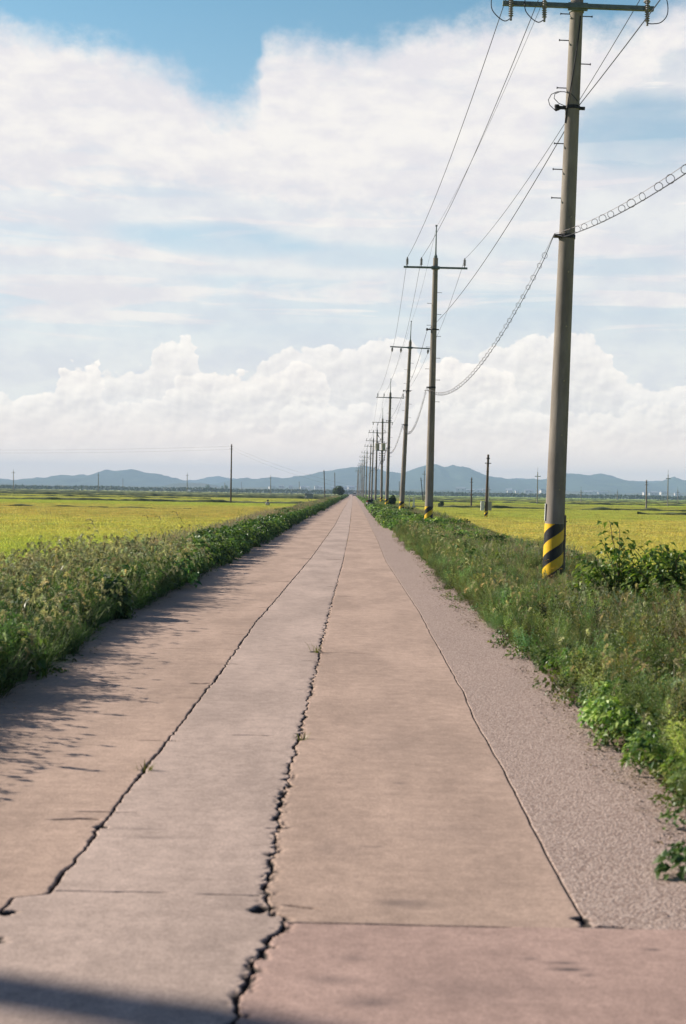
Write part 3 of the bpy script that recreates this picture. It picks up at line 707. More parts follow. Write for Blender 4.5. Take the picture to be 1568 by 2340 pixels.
x, y = cat_(band(2.6, 7.0, 8, 60, 12), band(2.4, 6.6, 60, 160, 6), band(3, 6, 160, 420, 3))
n_ = len(x); scatter('pale_grass', 'plume', x, y, tz(x, y), RNG.uniform(.5, .85, n_)*np.clip(1.1-(x-4)*.12, .7, 1)*low(x, y), tints(n_, (.95, 1, .95), .15, .15), 'pale mauve seeding grass behind the weeds on the right bank', 'grass', .15)
x, y = cat_(band(-3.0, -2.3, 6, 40, 16, lambda x, y: (x < lw(y)+.16)*patch(x, y, 231, 2)), band(1.3, 2.3, 4.5, 40, 18, lambda x, y: (x > rw(y)-.10)*patch(x, y, 233, 2)))
n_ = len(x); scatter('low_herbs', 'herb', x, y, tz(x, y)+.01, RNG.uniform(.5, 1.1, n_), tints(n_, (1.2, 1.1, 1), .2, .15), 'small creeping herbs at the crumbling edges of the concrete', 'weeds', .2)
# ---- rice
def fan(x0s, k0, k1, y0, y1, dens):
    """points in a wedge that widens with distance"""
    A = (k1*(y1*y1-y0*y0)/2); n_ = int(A*dens); y = np.sqrt(RNG.uniform(y0*y0, y1*y1, n_*1)); x = x0s + np.sign(x0s)*RNG.uniform(0, 1, n_)*k1*y
    m_ = np.abs(x) < k0*y + 6; return x[m_], y[m_]
for sgn, lab in ((-1, 'yellow green ripening rice filling the paddy left of the road'), (1, 'golden ripe rice filling the paddy right of the road')):
    x0 = -4.9 if sgn < 0 else 6.3
    x, y = fan(x0, .31, .30, 12, 62, 26); n_ = len(x)
    scatter('rice_plants', 'rice', x, y, np.full(n_, FZ), RNG.uniform(.88, 1.08, n_)*(1+.08*(fbm(x*.3, y*.3, 3, 240)-.5)), parcel(x, y)*tints(n_, (1, 1, 1), .10, .05), lab.replace('filling', 'standing nearest in'), 'rice', .08)
    x, y = fan(x0, .31, .30, 62, 210, 2.6); n_ = len(x)
    scatter('rice_plants', 'riceb', x, y, np.full(n_, FZ), RNG.uniform(.9, 1.06, n_), parcel(x, y)*tints(n_, (1, 1, 1), .09, .05), lab.replace('filling', 'in the middle of'), 'rice', .04)
    x, y = fan(x0, .31, .29, 210, 520, .42); n_ = len(x)
    scatter('rice_plants', 'ricec', x, y, np.full(n_, FZ), RNG.uniform(.9, 1.06, n_), parcel(x, y)*tints(n_, (1, 1, 1), .09, .05), lab.replace('filling', 'at the far end of'), 'rice', .02)
mb = MB()
for i in range(5200):
    L_ = i % 2; y_ = 5 + 40*random.random()**1.8; x_ = (float(rw(y_)) + random.gauss(.02, .10)) if L_ else (float(lw(y_)) + random.gauss(0, .09)); r = rnd(.006, .020)*(1+.03*y_)
    leaf(mb, (x_, y_, rnd(.001, .012)), (rnd(-1, 1), rnd(-1, 1), rnd(-.1, .2)), (rnd(-.3, .3), rnd(-.3, .3), 1), r*1.6, r*.6, cmix((.10, .065, .04), (.30, .22, .13), random.random()))
kind(tag(obj('dry_litter', mb, M['treeleaf'], color=True), 'dead brown leaves and stems littering both edges of the concrete', 'litter'), 'stuff')
# loose gravel at the right edge
mb = MB()
for i in range(2600):
    y_ = 4.9 + 22*random.random()**2; x_ = float(rw(y_)) + random.gauss(-.05, .09); r = rnd(.004, .013)*(1 + .02*y_)
    c_ = Vector((x_, y_, .004)); pts = [c_ + Vector((rnd(-1, 1), rnd(-1, 1), rnd(0, .8)))*r for _ in range(4)]
    mb.tri(pts[0], pts[1], pts[2]); mb.tri(pts[0], pts[2], pts[3]); mb.tri(pts[1], pts[3], pts[2]); mb.tri(pts[0], pts[3], pts[1])
kind(tag(obj('gravel', mb, M['straw']), 'loose stone chips along the right edge of the concrete', 'gravel'), 'stuff')

# low grassy banks between paddies
mbk = noisy('bank grass', (.055, .080, .030), (.17, .19, .07), .5, .95, 8, .9, 3)
def bank(x0, x1, y_, h, wid=1.5, name='paddy_bank', slope=0.0):
    n_ = int(abs(x1-x0)/(.0015*y_+.25)); n_ = min(max(n_, 30), 900); xs_ = np.linspace(x0, x1, n_)
    pr_ = np.array([[-wid, FZ+.2], [-wid*.6, FZ+.2+h*.9], [0, FZ+.2+h], [wid*.6, FZ+.2+h*.9], [wid, FZ+.2]])
    gx_ = np.repeat(xs_[:, None], 5, 1); gy_ = y_ + slope*(gx_-x0) + pr_[:, 0][None, :] + .5*(fbm(gx_*.3, pr_[:, 0][None, :], 3, 251)-.5)
    gz_ = pr_[:, 1][None, :] + (fbm(gx_*.45, gy_*.9, 3, 253)-.45)*h*.9*(np.abs(pr_[:, 0]) < wid*.9)[None, :]
    return kind(obj(name, gridmesh(name, gx_, gy_, gz_, {}, mbk), None), 'structure')
for a in ((-200, -7, 375, 1.1, 2), (-90, -6.5, 208, .72, .9), (-34, -15, 132, .50, .5), (-330, -8, 560, .9, 2), (-420, -9, 820, 1.0, 3), (-300, -30, 300, .66, .7),
          (8, 300, 540, .8, 2), (8, 60, 192, .66, .8), (30, 60, 150, .66, .6), (9, 400, 800, .9, 3), (8, 120, 330, .7, 1), (9, 250, 420, .66, 1)):
    bank(*a)

# ------------------------------------------------------------------ poles
def P3(v): return Vector((float(v[0]), float(v[1]), float(v[2])))
ARM = (-1.17, -.59, 1.19)                     # where the insulators sit along the arm
def insulator(up=True, n_=5):
    mb = MB(); s_ = 1 if up else -1; pr_ = [(.018, 0), (.018, .06*s_)]
    for i in range(n_):
        z = (.07+i*.05)*s_; pr_ += [(.035, z), (.062, z+.010*s_), (.062, z+.020*s_), (.035, z+.035*s_)]
    e = (.07+n_*.05)*s_; pr_ += [(.03, e+.0), (.03, e+.05*s_), (.006, e+.055*s_)]
    if not up: pr_ = pr_[::-1]
    mb.lathe(pr_, 12); return mb
INS_UP = insulator().mesh('insulator', M['ins'], smooth=False); INS_DN = insulator(False, 4).mesh('insulator', M['ins'])
INS_SM = None
def pole(i, base, topx, armz, style='pin', label='', detail=2, rod=1.6):
    """utility pole; style: pin, strain, transformer, near"""
    lean = math.atan2(topx-base[0], armz-base[2]); H = (armz-base[2])/math.cos(lean)
    t = thing('utility_pole', base, label, 'pole', 'utility poles along the right verge', (0, lean, 0))
    r0, r1 = .180, .180-.0068*(H+.5); nseg = 28 if detail > 1 else 12
    mb = MB(); mb.tube([(0, 0, z) for z in np.linspace(-.5, H+.42, 8)], list(np.linspace(r0, r1, 8)), nseg); autosm(obj('shaft', mb, M['conc'], t), 50)
    mb = MB(); ay = -(r1+.05)
    mb.box((.0, ay, H), (2.62, .075, .075))
    if detail > 1:
        for x in np.arange(-1.15, 1.2, .23): mb.box((x, ay-.041, H), (.035, .012, .02))
    arm = obj('crossarm', mb, M['galv'], t)
    mb = MB(); mb.tube([(0, 0, H-.06), (0, 0, H+.06)], r1+.022, 16); mb.box((0, ay+.03, H), (.34, .05, .13)); obj('arm_band', mb, M['galv'], t)
    for x in ARM:
        if style == 'strain':
            for sg in (1, -1):
                o = obj('insulator', INS_DN, None, t, loc=(x, ay + sg*.05, H-.04)); o.rotation_euler = (R(28)*sg, 0, 0)
        elif style == 'transformer':
            o = obj('insulator', INS_DN, None, t, loc=(x, ay, H-.04))
            o.scale = (1.1, 1.1, .9)
        else:
            obj('insulator', INS_UP, None, t, loc=(x, ay, H+.037))
    if rod:
        mb = MB(); mb.tube([(0, 0, H+.40), (0, 0, H+.50), (0, 0, H+.56), (0, 0, H+.8), (0, 0, H+rod)], [.07, .075, .04, .032, .022], 10)
        mb.box((0, 0, H+rod), (.08, .05, .06)); obj('peak_rod', mb, M['galv'], t)
    # neutral wire bracket and telecom clamp
    zn = 8.25-base[2]; rn = lambda z: r0 + (r1-r0)*(z+.5)/(H+.92)
    mb = MB(); mb.tube([(0, 0, zn-.03), (0, 0, zn+.03)], rn(zn)+.012, 16); mb.box((-rn(zn)-.07, 0, zn), (.14, .05, .05)); mb.box((rn(zn)+.05, 0, zn), (.09, .05, .05))
    br_ = obj('neutral_bracket', mb, M['dark'], t)
    mb = MB(); mb.lathe([(.02, -.05), (.045, -.045), (.045, -.01), (.028, 0), (.045, .01), (.045, .045), (.02, .05)], 10, (-rn(zn)-.15, 0, zn)); obj('spool', mb, M['dark'], br_)
    zc_ = {0: 6.0, 1: 5.86, 2: 6.0, 3: 5.7, 4: 5.45}.get(i, 5.4)-base[2]
    mb = MB(); mb.tube([(0, 0, zc_-.035), (0, 0, zc_+.035)], rn(zc_)+.012, 16); mb.box((-rn(zc_)-.04, -.06, zc_), (.12, .16, .045)); obj('cable_clamp', mb, M['dark'], t)
    if detail:
        mb = MB(); mb.tube([(0, 0, .04), (0, 0, 1.0)], [r0-.0068*.54+.004, r0-.0068*1.5+.004], 40, cap=False)
        bd = obj('warning_band', mb, M['stripe'], t); autosm(bd)
    # step pegs
    if detail > 0:
        zs_ = [(H-.09, -1), (H-.12, 1), (H-.55, -1), (H-.95, 1), (H-1.38, -1), (H-2.35, -1), (H-2.8, -1), (H-3.3, -1)] if style == 'near' else [(H-1.0-k*.45, (-1)**(k//1)) for k in range(11)]
        for z, sg in zs_:
            rr = rn(z); mb = MB(); mb.tube([(sg*(rr-.01), 0, z), (sg*(rr+.16), 0, z)], .009, 6); mb.tube([(sg*(rr+.155), 0, z), (sg*(rr+.17), 0, z)], .018, 6)
            obj('step_peg', mb, M['dark'], t)
    if detail > 1:
        for z in (1.6, 2.55, 3.5, 4.45, 5.4, 6.35):
            mb = MB(); mb.tube([(.035, -rn(z)+.01, z), (.035, -rn(z)-.02, z)], .013, 6); obj('socket_bolt', mb, M['brass'], t)
    t['_'] = 0; del t['_']
    return t, H, r1, rn
PY = [25, 58.8, 94, 133, 178, 213, 243, 280, 318]
pb_ = [(1262, 1327), (979, 1212), (917, 1172), (883.5, 1158), (871.5, 1150), (858, 1145), (849, 1140), (843.5, 1138), (836, 1136)]
pt_ = [(1318, 21), (995, 613), (937, 795), (892, 909), (874.5, 965.4), (862, 989), (853.5, 1007.7), (847.8, 1020.4), (839, 1035.3)]
poles = []
LB = ['tall concrete pole nearest the camera, its crossarm cut by the frame top', 'second concrete pole from the camera, pin insulators on its crossarm',
      'third concrete pole from the camera, insulators hanging under its crossarm', 'fourth concrete pole from the camera, rising behind the green vines',
      'concrete pole carrying two grey transformer cans', 'concrete pole just behind the pole with the transformers']
for i, Y in enumerate(PY):
    p0 = at(*pb_[i], Y); p1 = at(*pt_[i], Y); base = (p0[0], Y, min(-.05, p0[2]) if i else -.03)
    st_ = {0: 'near', 2: 'strain', 4: 'transformer'}.get(i, 'pin')
    lab = LB[i] if i < 6 else 'distant concrete pole in the far end of the line beside the road'
    poles.append(pole(i, base, p1[0], p1[2], st_, lab, 2 if i < 2 else (1 if i < 5 else 0), 1.75 if i != 5 else 1.3))
Y = 318; far = pole(99, (2.60, Y+36, -.05), 2.60+.12, 10.4, 'pin', 'distant concrete pole in the far end of the line beside the road', 0)
poles.append(far); PY.append(Y+36)
for yy, xx in ((394, 2.50), (434, 2.42), (478, 2.20), (522, 1.88), (564, 1.74), (606, 1.62)):
    t = dup(far[0], (xx, yy, -.05)); t.rotation_euler = (0, R(.6)+rnd(-.006, .006), 0)
    t.scale = (.8, 1, rnd(.96, 1.03)); PY.append(yy); poles.append((t, far[1], far[2], far[3]))
bpy.context.view_layer.update()
def on(i, x, y, z):
    t = poles[i][0]; return t.matrix_world @ Vector((x, y, z))
# the near pole's own fittings
T0, H0, R1, RN0 = poles[0]
amb = MB(); apr = [(.02, .02), (.02, -.02)]
for i in range(17): apr += [(.026, -.04-i*.038), (.046, -.050-i*.038), (.026, -.062-i*.038)]
amb.lathe(apr + [(.02, -.70), (.02, -.74)], 12); arr_mesh = amb.mesh('arrester', M['ins'])
for x in ARM:
    q = obj('arrester', arr_mesh, None, T0, loc=(x-.02, -(R1+.13), H0+.42)); q.rotation_euler = (0, R(-2), 0)
    mb = MB(); a_ = -(R1+.13); z0 = H0-.28; sx = -1 if x < 1 else 1
    pts = [(x, a_, z0), (x+sx*.10, a_-.02, z0-.01+(0 if sx > 0 else -.05)), (x+sx*.24, a_-.03, z0+.02), (x+sx*.34, a_-.03, z0+.16), (x+sx*.33, a_, z0+.40), (x+sx*.22, a_+.05, z0+.62), (x+.0, a_+.08, z0+.80)]
    c_ = []
    for j in range(len(pts)-1):
        for t_ in (0, .25, .5, .75):
            p0_, p1_, p2_, p3_ = (Vector(pts[min(max(j+q_, 0), len(pts)-1)]) for q_ in (-1, 0, 1, 2))
            c_.append(.5*((2*p1_) + (-p0_+p2_)*t_ + (2*p0_-5*p1_+4*p2_-p3_)*t_**2 + (-p0_+3*p1_-3*p2_+p3_)*t_**3))
    mb.tube(c_, .0085, 6); obj('jumper_wire', mb, M['wire'], T0)
mb = MB(); pts = []
for j in range(15):
    t_ = j/14; z = H0-.15 - t_*1.85; a = -R(62)-R(95)*t_**1.3; r = RN0(z)+.012; pts.append((math.cos(a)*r, math.sin(a)*r, z))
mb.tube(pts, .010, 6); obj('down_lead', mb, M['wire'], T0)
for pz in ([(-.13, 0), (-.29, -.05), (-.40, .05), (-.43, .14), (-.38, .24), (-.28, .285), (-.17, .27), (-.06, .22), (.02, .14), (.06, .09)], [(-.13, .01), (-.25, .08), (-.33, .17), (-.32, .25), (-.22, .285)]):
    mb = MB(); mb.tube([(px_, -.02-.16*min(1, max(0, (px_+.3)/.25)), 8.26+pz_) for px_, pz_ in pz], .007, 6); obj('bracket_loop', mb, M['wire'], T0)
mb = MB(); rr = .19; mb.tube([(rr+.01, -.03, -.05), (rr+.0, -.03, .6), (rr-.012, -.03, 1.16)], .016, 8)
for z in (.15, .48, .80, 1.05): mb.box((rr-.005, -.03, z), (.05, .06, .02))
obj('ground_conduit', mb, M['conc'], T0)
mb = MB(); mb.box((-.178, -.03, 1.2), (.012, .05, .30)); obj('marker_strip', mb, M['white'], T0)
# transformers on the fifth pole
T4, H4, R4, RN4 = poles[4]
for cx_, cy_ in ((-.62, -.05), (.12, -.50)):
    mb = MB(); z0 = 6.9; mb.lathe([(.24, 0), (.27, .02), (.27, .78), (.285, .80), (.285, .84), (.2, .88)], 20, (cx_, cy_, z0))
    tr_ = autosm(obj('transformer', mb, M['tgrey'], T4), 40)
    for dx_ in (-.1, .1):
        mb = MB(); mb.lathe([(.03, 0), (.055, .05), (.03, .09), (.055, .13), (.02, .28)], 8, (cx_+dx_, cy_, z0+.87)); obj('bushing', mb, M['dark'], tr_)
mb = MB(); mb.box((-.1, -.2, 6.86), (1.3, .5, .07)); mb.box((-.1, -.2, 7.75), (1.3, .07, .07)); obj('transformer_bracket', mb, M['galv'], T4)
for k, sg in enumerate((-1, 1, -1)):
    mb = MB(); m_ = Matrix.Rotation(R(-35), 3, 'Y'); mb.box((-.62+.05*k, -.2, 8.9-.12*k), (.05, .05, .55), m=m_); mb.box((-.35, -.2, 8.95), (.5, .04, .04)); obj('fuse_cutout', mb, M['dark'], T4)
for k in range(4):
    mb = MB(); z = 6.5-.28*k; mb.box((0, -.15, z), (.72, .05, .05)); mb.lathe([(.04, -.05), (.04, .05)], 8, (-.34, -.15, z+.06)); mb.lathe([(.04, -.05), (.04, .05)], 8, (.34, -.15, z+.06)); obj('secondary_rack', mb, M['dark'], T4)

# ------------------------------------------------------------------ wires
def span(a, b, sag, n_=22):
    return [a.lerp(b, t) - Vector((0, 0, 4*sag*t*(1-t))) for t in np.linspace(0, 1, n_)]
def run(pts, sag, n_=20):
    o = []
    for a, b in zip(pts[:-1], pts[1:]): o += span(a, b, sag, n_)[:-1]
    return o + [pts[-1]]
PH = ['left outer power line running pole to pole', 'second power line from the left, nearer the pole tops', 'right outer power line running pole to pole']
for k, x in enumerate(ARM):
    pts = [Vector((3.9+x, -11, 11.0))]
    for i, (t, H, r1, rn) in enumerate(poles):
        pts.append(on(i, x, -(r1+.05), H+.38 if i not in (2, 4) else H-.30))
    mb = MB(); mb.tube(run(pts, .42), .007, 6); tag(obj('power_line', mb, M['wire']), PH[k], 'power line', 'power lines strung along the poles')
pts = [Vector((3.9, -11, 12.6))] + [on(i, 0, 0, H+1.7 if i != 5 else H+1.3) for i, (t, H, r1, rn) in enumerate(poles)]
mb = MB(); mb.tube(run(pts, .35), .0045, 5); tag(obj('earth_wire', mb, M['wire']), 'thin earth wire strung between the peaks of the poles', 'power line')
pts = [Vector((4.3, -11, 8.0))] + [on(i, -(rn(8)+.15) if i else .10, -.15 if i == 0 else 0, 8.3 if i == 0 else 8.25) for i, (t, H, r1, rn) in enumerate(poles)]
mb = MB(); mb.tube(run(pts, .45), .008, 6); tag(obj('neutral_wire', mb, M['wire']), 'lower single wire tied to the pole sides below the crossarms', 'power line')
tel = thing('telephone_cable', (0, 0, 0), 'sagging telephone cable hung in wire rings from its strand', 'cable')
zc = {0: 6.0, 1: 5.86, 2: 6.0, 3: 5.7, 4: 5.45}
pts = [Vector((3.35, -11, 5.7))] + [on(i, -(rn(6)+.10), -.12, zc.get(i, 5.4)+.06) for i, (t, H, r1, rn) in enumerate(poles[:9])]
sags = [1.25, 1.15, 1.1, 1.0, .8, .8, .7, .7, .7]
top_ = []
for j, (a, b_) in enumerate(zip(pts[:-1], pts[1:])): top_ += span(a, b_, sags[j], 60)[:-1]
mb = MB(); mb.tube(top_, .0035, 5); obj('steel_strand', mb, M['wirel'], tel)
low_ = []
for q in top_:
    dmin = min((q-p).length for p in pts); low_.append(q - Vector((0, 0, .088*min(1, dmin/1.2)+.01)))
mb = MB(); mb.tube(low_, .0065, 6); obj('phone_cable', mb, M['wire'], tel)
acc = 0; last = top_[0]; cand = []
for j in range(1, len(top_)):
    a, b_ = top_[j-1], top_[j]; L = (b_-a).length; s_ = 0
    while acc + (L - s_) >= .74:
        s_ += .74-acc; acc = 0; q = a.lerp(b_, s_/L)
        if min((q-p).length for p in pts) > .5 and q.y > 3: cand.append((q, (b_-a).normalized()))
    acc += L-s_
cand.sort(key=lambda c_: c_[0].y)
rest = MB(); cand = [c_ for c_ in cand if c_[0].y < 215]
for j, (q, d_) in enumerate(cand):
    mb = MB() if j < 95 else rest
    ax = (d_ + Vector((rnd(-.6, .6), rnd(-.4, .4), rnd(-.2, .2)))).normalized(); q = q + d_*rnd(-.12, .12)
    mb.torus(q - Vector((0, 0, .050)), .048*rnd(.9, 1.1), .0038, ax, 14, 4)
    if j < 95: obj('ring', mb, M['wire'], tel)
if rest.v: kind(obj('far_rings', rest, M['wire'], tel), 'stuff')

# ------------------------------------------------------------------ poles standing in the fields
def field_pole(bx, by, tx, ty, zb, m, label, arm=0, box=False, r=None):
    g_ = ground(bx, by, zb); Y = g_[1]; tp = at(tx, ty, Y); H = tp[2]-FZ
    bx_ = g_[0] - (tp[0]-g_[0])*(zb-FZ)/(tp[2]-zb)
    t = thing('field_pole', (bx_, Y, FZ), label, 'pole', 'poles standing in the rice fields', (0, math.atan2(tp[0]-bx_, H), 0))
    r = r or max(.12, .00022*Y*1.3)
    mb = MB(); mb.tube([(0, 0, -.2), (0, 0, H)], [r*1.15, r*.72], 12); autosm(obj('shaft', mb, m, t), 50)
    if arm:
        mb = MB(); mb.box((0, -.1-r, H-.9), (arm, .1+r*.3, .1+r*.3)); mb.tube([(0, 0, H), (0, 0, H+1.0)], r*.25, 6); obj('crossarm', mb, M['galv'], t)
    else:
        mb = MB(); mb.tube([(0, 0, H-.35), (0, 0, H-.27)], r*1.2, 10); mb.box((0, -.12, H-.7), (.5, .06, .06)); obj('wire_clamp', mb, M['dark'], t)
    if box:
        mb = MB(); mb.box((-.32, -.06, 1.55), (.28, .30, .75)); obj('meter_box', mb, M['white'], t)
        mb = MB(); mb.box((.26, .02, 1.55), (.30, .30, .70)); obj('meter_box', mb, M['tgrey'], t)
        mb = MB(); mb.tube([(0, 0, .4), (0, 0, 1.12)], r*1.15+.005, 20, cap=False); autosm(obj('warning_band', mb, M['stripe'], t))
    return t
FP = [  # base px, top px, crop height there, material, label, arm, box
 (527.5, 1149, 529.5, 1015, 'wood', 'tall bare brown pole in the rice left of the road', 0, 0),
 (742.8, 1143, 740.5, 1074, 'wood', 'bare leaning pole close to the left roadside, nearer than the round tree', 0, 0),
 (766, 1139, 765, 1080, 'wood', 'bare pole standing in front of the round roadside tree', 0, 0),
 (618.6, 1131, 618.6, 1089, 'conc', 'thin far pole between the tall brown pole and the road', 1.2, 0),
 (428, 1127, 428, 1083, 'conc', 'thin far pole beside the small white shed', 1.6, 0),
 (225, 1124, 225, 1082, 'conc', 'thin far pole against the left hill summit', 1.4, 0),
 (31, 1122, 31, 1076, 'conc', 'leftmost thin far pole at the picture edge', 1.8, 0),
 (281, 1120, 281, 1094, 'conc', 'short faint pole under the left hill summit', 1.6, 0),
 (514, 1125, 514, 1104, 'conc', 'short far pole beside the single round tree', 1, 0),
 (684, 1128, 684, 1101, 'conc', 'short faint pole behind the grey sign board', 1.6, 0),
 (552, 1124, 552, 1101, 'conc', 'short faint pole just right of the tall brown pole', 1.6, 0),
 (1110.8, 1181, 1116, 1038.7, 'wood', 'tall leaning pole with meter boxes in the right field', 0, 1),
 (1077, 1158, 1078, 1091, 'wood', 'slim brown pole left of the one with meter boxes', 0, 0),
 (967, 1146, 961.9, 1091, 'dark', 'black pole tilting left beside the second utility pole', 0, 0),
 (969, 1144, 970, 1076, 'wood', 'upright pole crossing the tilted black pole', 1.2, 0),
 (913, 1135, 912.7, 1100, 'wood', 'short pole just left of the third utility pole base', 0, 0),
 (1117, 1146, 1117.7, 1112, 'conc', 'faint pole just behind the pole with meter boxes', 1, 0),
 (1227.8, 1152, 1229, 1079, 'conc', 'far pole just left of the nearest utility pole', 1.3, 0),
 (1328, 1149, 1328, 1119, 'conc', 'short far pole right of the nearest utility pole', 1, 0),
 (1411, 1144, 1411, 1121, 'conc', 'faintest short pole in front of the right hills', 1, 0),
 (1477, 1165, 1477.7, 1097, 'conc', 'pale bare pole in the right field', 0, 0),
 (1525.7, 1157, 1527, 1084, 'conc', 'armed pole near the right picture edge', 1.0, 0),
 (1549, 1151, 1549, 1119, 'conc', 'short rightmost pole in the right field', 1, 0)]
fps = []
for bx, by, tx, ty, mm, lab, arm, box in FP:
    fps.append(field_pole(bx, by, tx, ty, -.28, M[mm], lab, arm, bool(box)))
bpy.context.view_layer.update()
def ftop(i, dz_=0.0):
    t = fps[i]; H = max(v.co.z for v in t.children[0].data.vertices); return t.matrix_world @ Vector((0, 0, H-.3-dz_))
for k, dz_ in enumerate((0, .45)):
    a, b_ = ftop(0, dz_), ftop(11, dz_); o1 = Vector((-120, 235, 8.9-dz_)); o2 = Vector((75, 110, 6.6-dz_))
    mb = MB(); mb.tube(run([o1, a, b_, o2], 1.3, 30), .006, 5)
    tag(obj('field_wire', mb, M['wire']), ['upper thin wire crossing the road between the field poles', 'lower thin wire crossing the road between the field poles'][k], 'wire', 'wires across the road')
# pole beside the left verge whose shadow falls over the near concrete
t = thing('verge_pole', (-1.02-.94*17, 4.08+.34*17, FZ), 'concrete pole beyond the left edge that throws the shadow on the near slab', 'pole')
mb = MB(); mb.tube([(0, 0, -.3), (0, 0, 10.4)], [.15, .13], 16); autosm(obj('shaft', mb, M['conc'], t), 50)
mb = MB(); mb.tube([(0, 0, 9.9), (0, 0, 10.0)], .15, 12); mb.box((0, -.17, 9.9), (.5, .06, .06)); obj('wire_clamp', mb, M['dark'], t)

# ------------------------------------------------------------------ shrubs and trees
def crown(mb, c, rx, ry, rz, n_, L, c0, c1, clumps=9, rag=.35):
    cs = []
    for _ in range(clumps):
        a = rnd(0, 6.28); u = rnd(-.75, .9); q = math.sqrt(max(0, 1-u*u)); k_ = rnd(.45, .85)
        cs.append((Vector((math.cos(a)*q*k_*rx, math.sin(a)*q*k_*ry, u*k_*rz)), rnd(.28, .5)))
    cs.append((Vector((0, 0, 0)), .6))
    for i in range(n_):
        o, r = random.choice(cs); d = Vector((random.gauss(0, 1), random.gauss(0, 1), random.gauss(0, 1))).normalized(); k_ = r*(1-rag*random.random()**2)
        p = Vector(c) + o + Vector((d.x*rx*k_, d.y*ry*k_, d.z*rz*k_))
        nn = (d + Vector((rnd(-.7, .7), rnd(-.7, .7), rnd(-.2, .9)))).normalized()
        leaf(mb, p, (d.x+rnd(-1, 1), d.y+rnd(-1, 1), rnd(-.9, .3)), nn, L*rnd(.6, 1.3), L*rnd(.5, .8), cmix(c0, c1, random.random()))
def tree(name, loc, h, wd, n_, L, c0, c1, label, cat='tree', trunk=.3, group=None):
    t = thing(name, loc, label, cat, group); mb = MB(); th = h*trunk
    mb.tube([(0, 0, -.2), (.02*h, 0, th), (0, .01*h, h*.75)], [h*.03, h*.022, h*.008], 8)
    for k_ in range(5):
        a = k_*1.26+rnd(0, .5); mb.tube([(.015*h, 0, th*rnd(.7, 1.2)), (math.cos(a)*wd*.3, math.sin(a)*wd*.3, h*rnd(.5, .8))], [h*.012, h*.004], 5)
    obj('trunk', mb, M['wood'], t); mb = MB(); crown(mb, (0, 0, th+(h-th)*.5), wd*.5, wd*.5, (h-th)*.55, n_, L, c0, c1); obj('crown', mb, M['treeleaf'], t, True); return t
D0 = (.025, .060, .022); D1 = (.085, .14, .04)
def tree_px(name, x, yb, yt, wpx, zb, label, **k_):
    g_ = ground(x, yb, zb); Y = g_[1]; z1 = at(x, yt, Y)[2]; base = (g_[0], Y, FZ if zb < 0 else 0)
    return tree(name, base, z1-base[2], wpx*Y/FPX, k_.pop('n', 2600), k_.pop('L', .22), k_.pop('c0', D0), k_.pop('c1', D1), label, **k_)
tree_px('roadside_tree', 773.5, 1137, 1110, 27, 0, 'dark round tree standing at the left edge of the road', n=3800, L=.28, trunk=.12)
for x, yb, yt, wd, lab in ((464.5, 1124, 1112, 12, 'smaller left tree of the far pair beyond the left field'), (475.5, 1124.5, 1108, 16, 'taller right tree of the far pair beyond the left field'), (513, 1125, 1105, 17, 'single round tree left of the tall brown pole')):
    tree_px('field_tree', x, yb, yt, wd, -.5, lab, n=1800, L=.5, trunk=.1, group='trees beyond the left field')
tree_px('shrub', 1007, 1157, 1144, 17, -.2, 'round dark bush alone in the right field', cat='shrub', n=1600, L=.13, trunk=.05)
tree_px('shrub', 893.5, 1163, 1134, 20, 0, 'pointed dark bush behind the vines, right of the fourth pole', cat='shrub', n=2200, L=.13, trunk=.05)
# leaf mound in the right verge
for loc, rx, rz_, n_, lab, L in (((3.70, 35.0, -.05), .72, .48, 2400, 'low mound of dark leaves between the two nearest poles', .07), ((3.15, 34.2, -.05), .55, .26, 1100, 'low pale leaf patch just left of the dark leaf mound', .06), ((3.35, 96.0, -.05), 1.5, .7, 1800, 'spreading dark leafy bush at the foot of the third pole', .12), ((2.9, 62.0, -.05), 1.0, .5, 1500, 'leafy bush just before the second pole beside the road', .10)):
    t = thing('shrub', loc, lab, 'shrub'); mb = MB()
    for k_ in range(7): a = rnd(0, 6.28); mb.tube([(0, 0, 0), (math.cos(a)*rx*.5, math.sin(a)*rx*.5, rz_*.8)], [.012, .004], 5)
    obj('stems', mb, M['wood'], t); mb = MB(); crown(mb, (0, 0, rz_*.45), rx, rx*.8, rz_*.62, n_, L, (.03, .065, .022), (.085, .13, .035), 10); obj('crown', mb, M['treeleaf'], t, True)
# mulberry-like bush on the right bank, leafy arching twigs
def twigbush(loc, twigs, label):
    t = thing('shrub', loc, label, 'shrub', 'leafy bushes on the right bank'); st_ = MB(); lv = MB()
    for (ex, ey, ez, nl) in twigs:
        p0 = Vector((rnd(-.05, .05), rnd(-.05, .05), 0)); p3 = Vector((ex, ey, ez)); p1 = p0 + Vector((ex*.25, ey*.25, ez*.6)); pts = []
        for j in range(11):
            u = j/10; pts.append(p0*(1-u)**2 + p1*2*u*(1-u) + p3*u*u + Vector((rnd(-.01, .01), rnd(-.01, .01), 0)))
        st_.tube(pts, list(np.linspace(.011, .003, 11)), 5)
        for j in range(nl):
            u = .28+.72*random.random()**.8; k_ = min(9, int(u*10)); q = pts[k_].lerp(pts[k_+1], u*10-k_); a = rnd(0, 6.28); o = Vector((math.cos(a), math.sin(a), rnd(-.2, .5)))
            q2 = q + o*rnd(.03, .13)
            leaf(lv, q2, (o.x+rnd(-.5, .5), o.y+rnd(-.5, .5), rnd(-.9, .1)), (rnd(-.5, .5), rnd(-.5, .5), 1), rnd(.065, .115), rnd(.05, .075), cmix((.06, .13, .028), (.30, .37, .08), random.random()**1.6))
    obj('stems', st_, M['wood'], t); obj('crown', lv, M['treeleaf'], t, True); return t
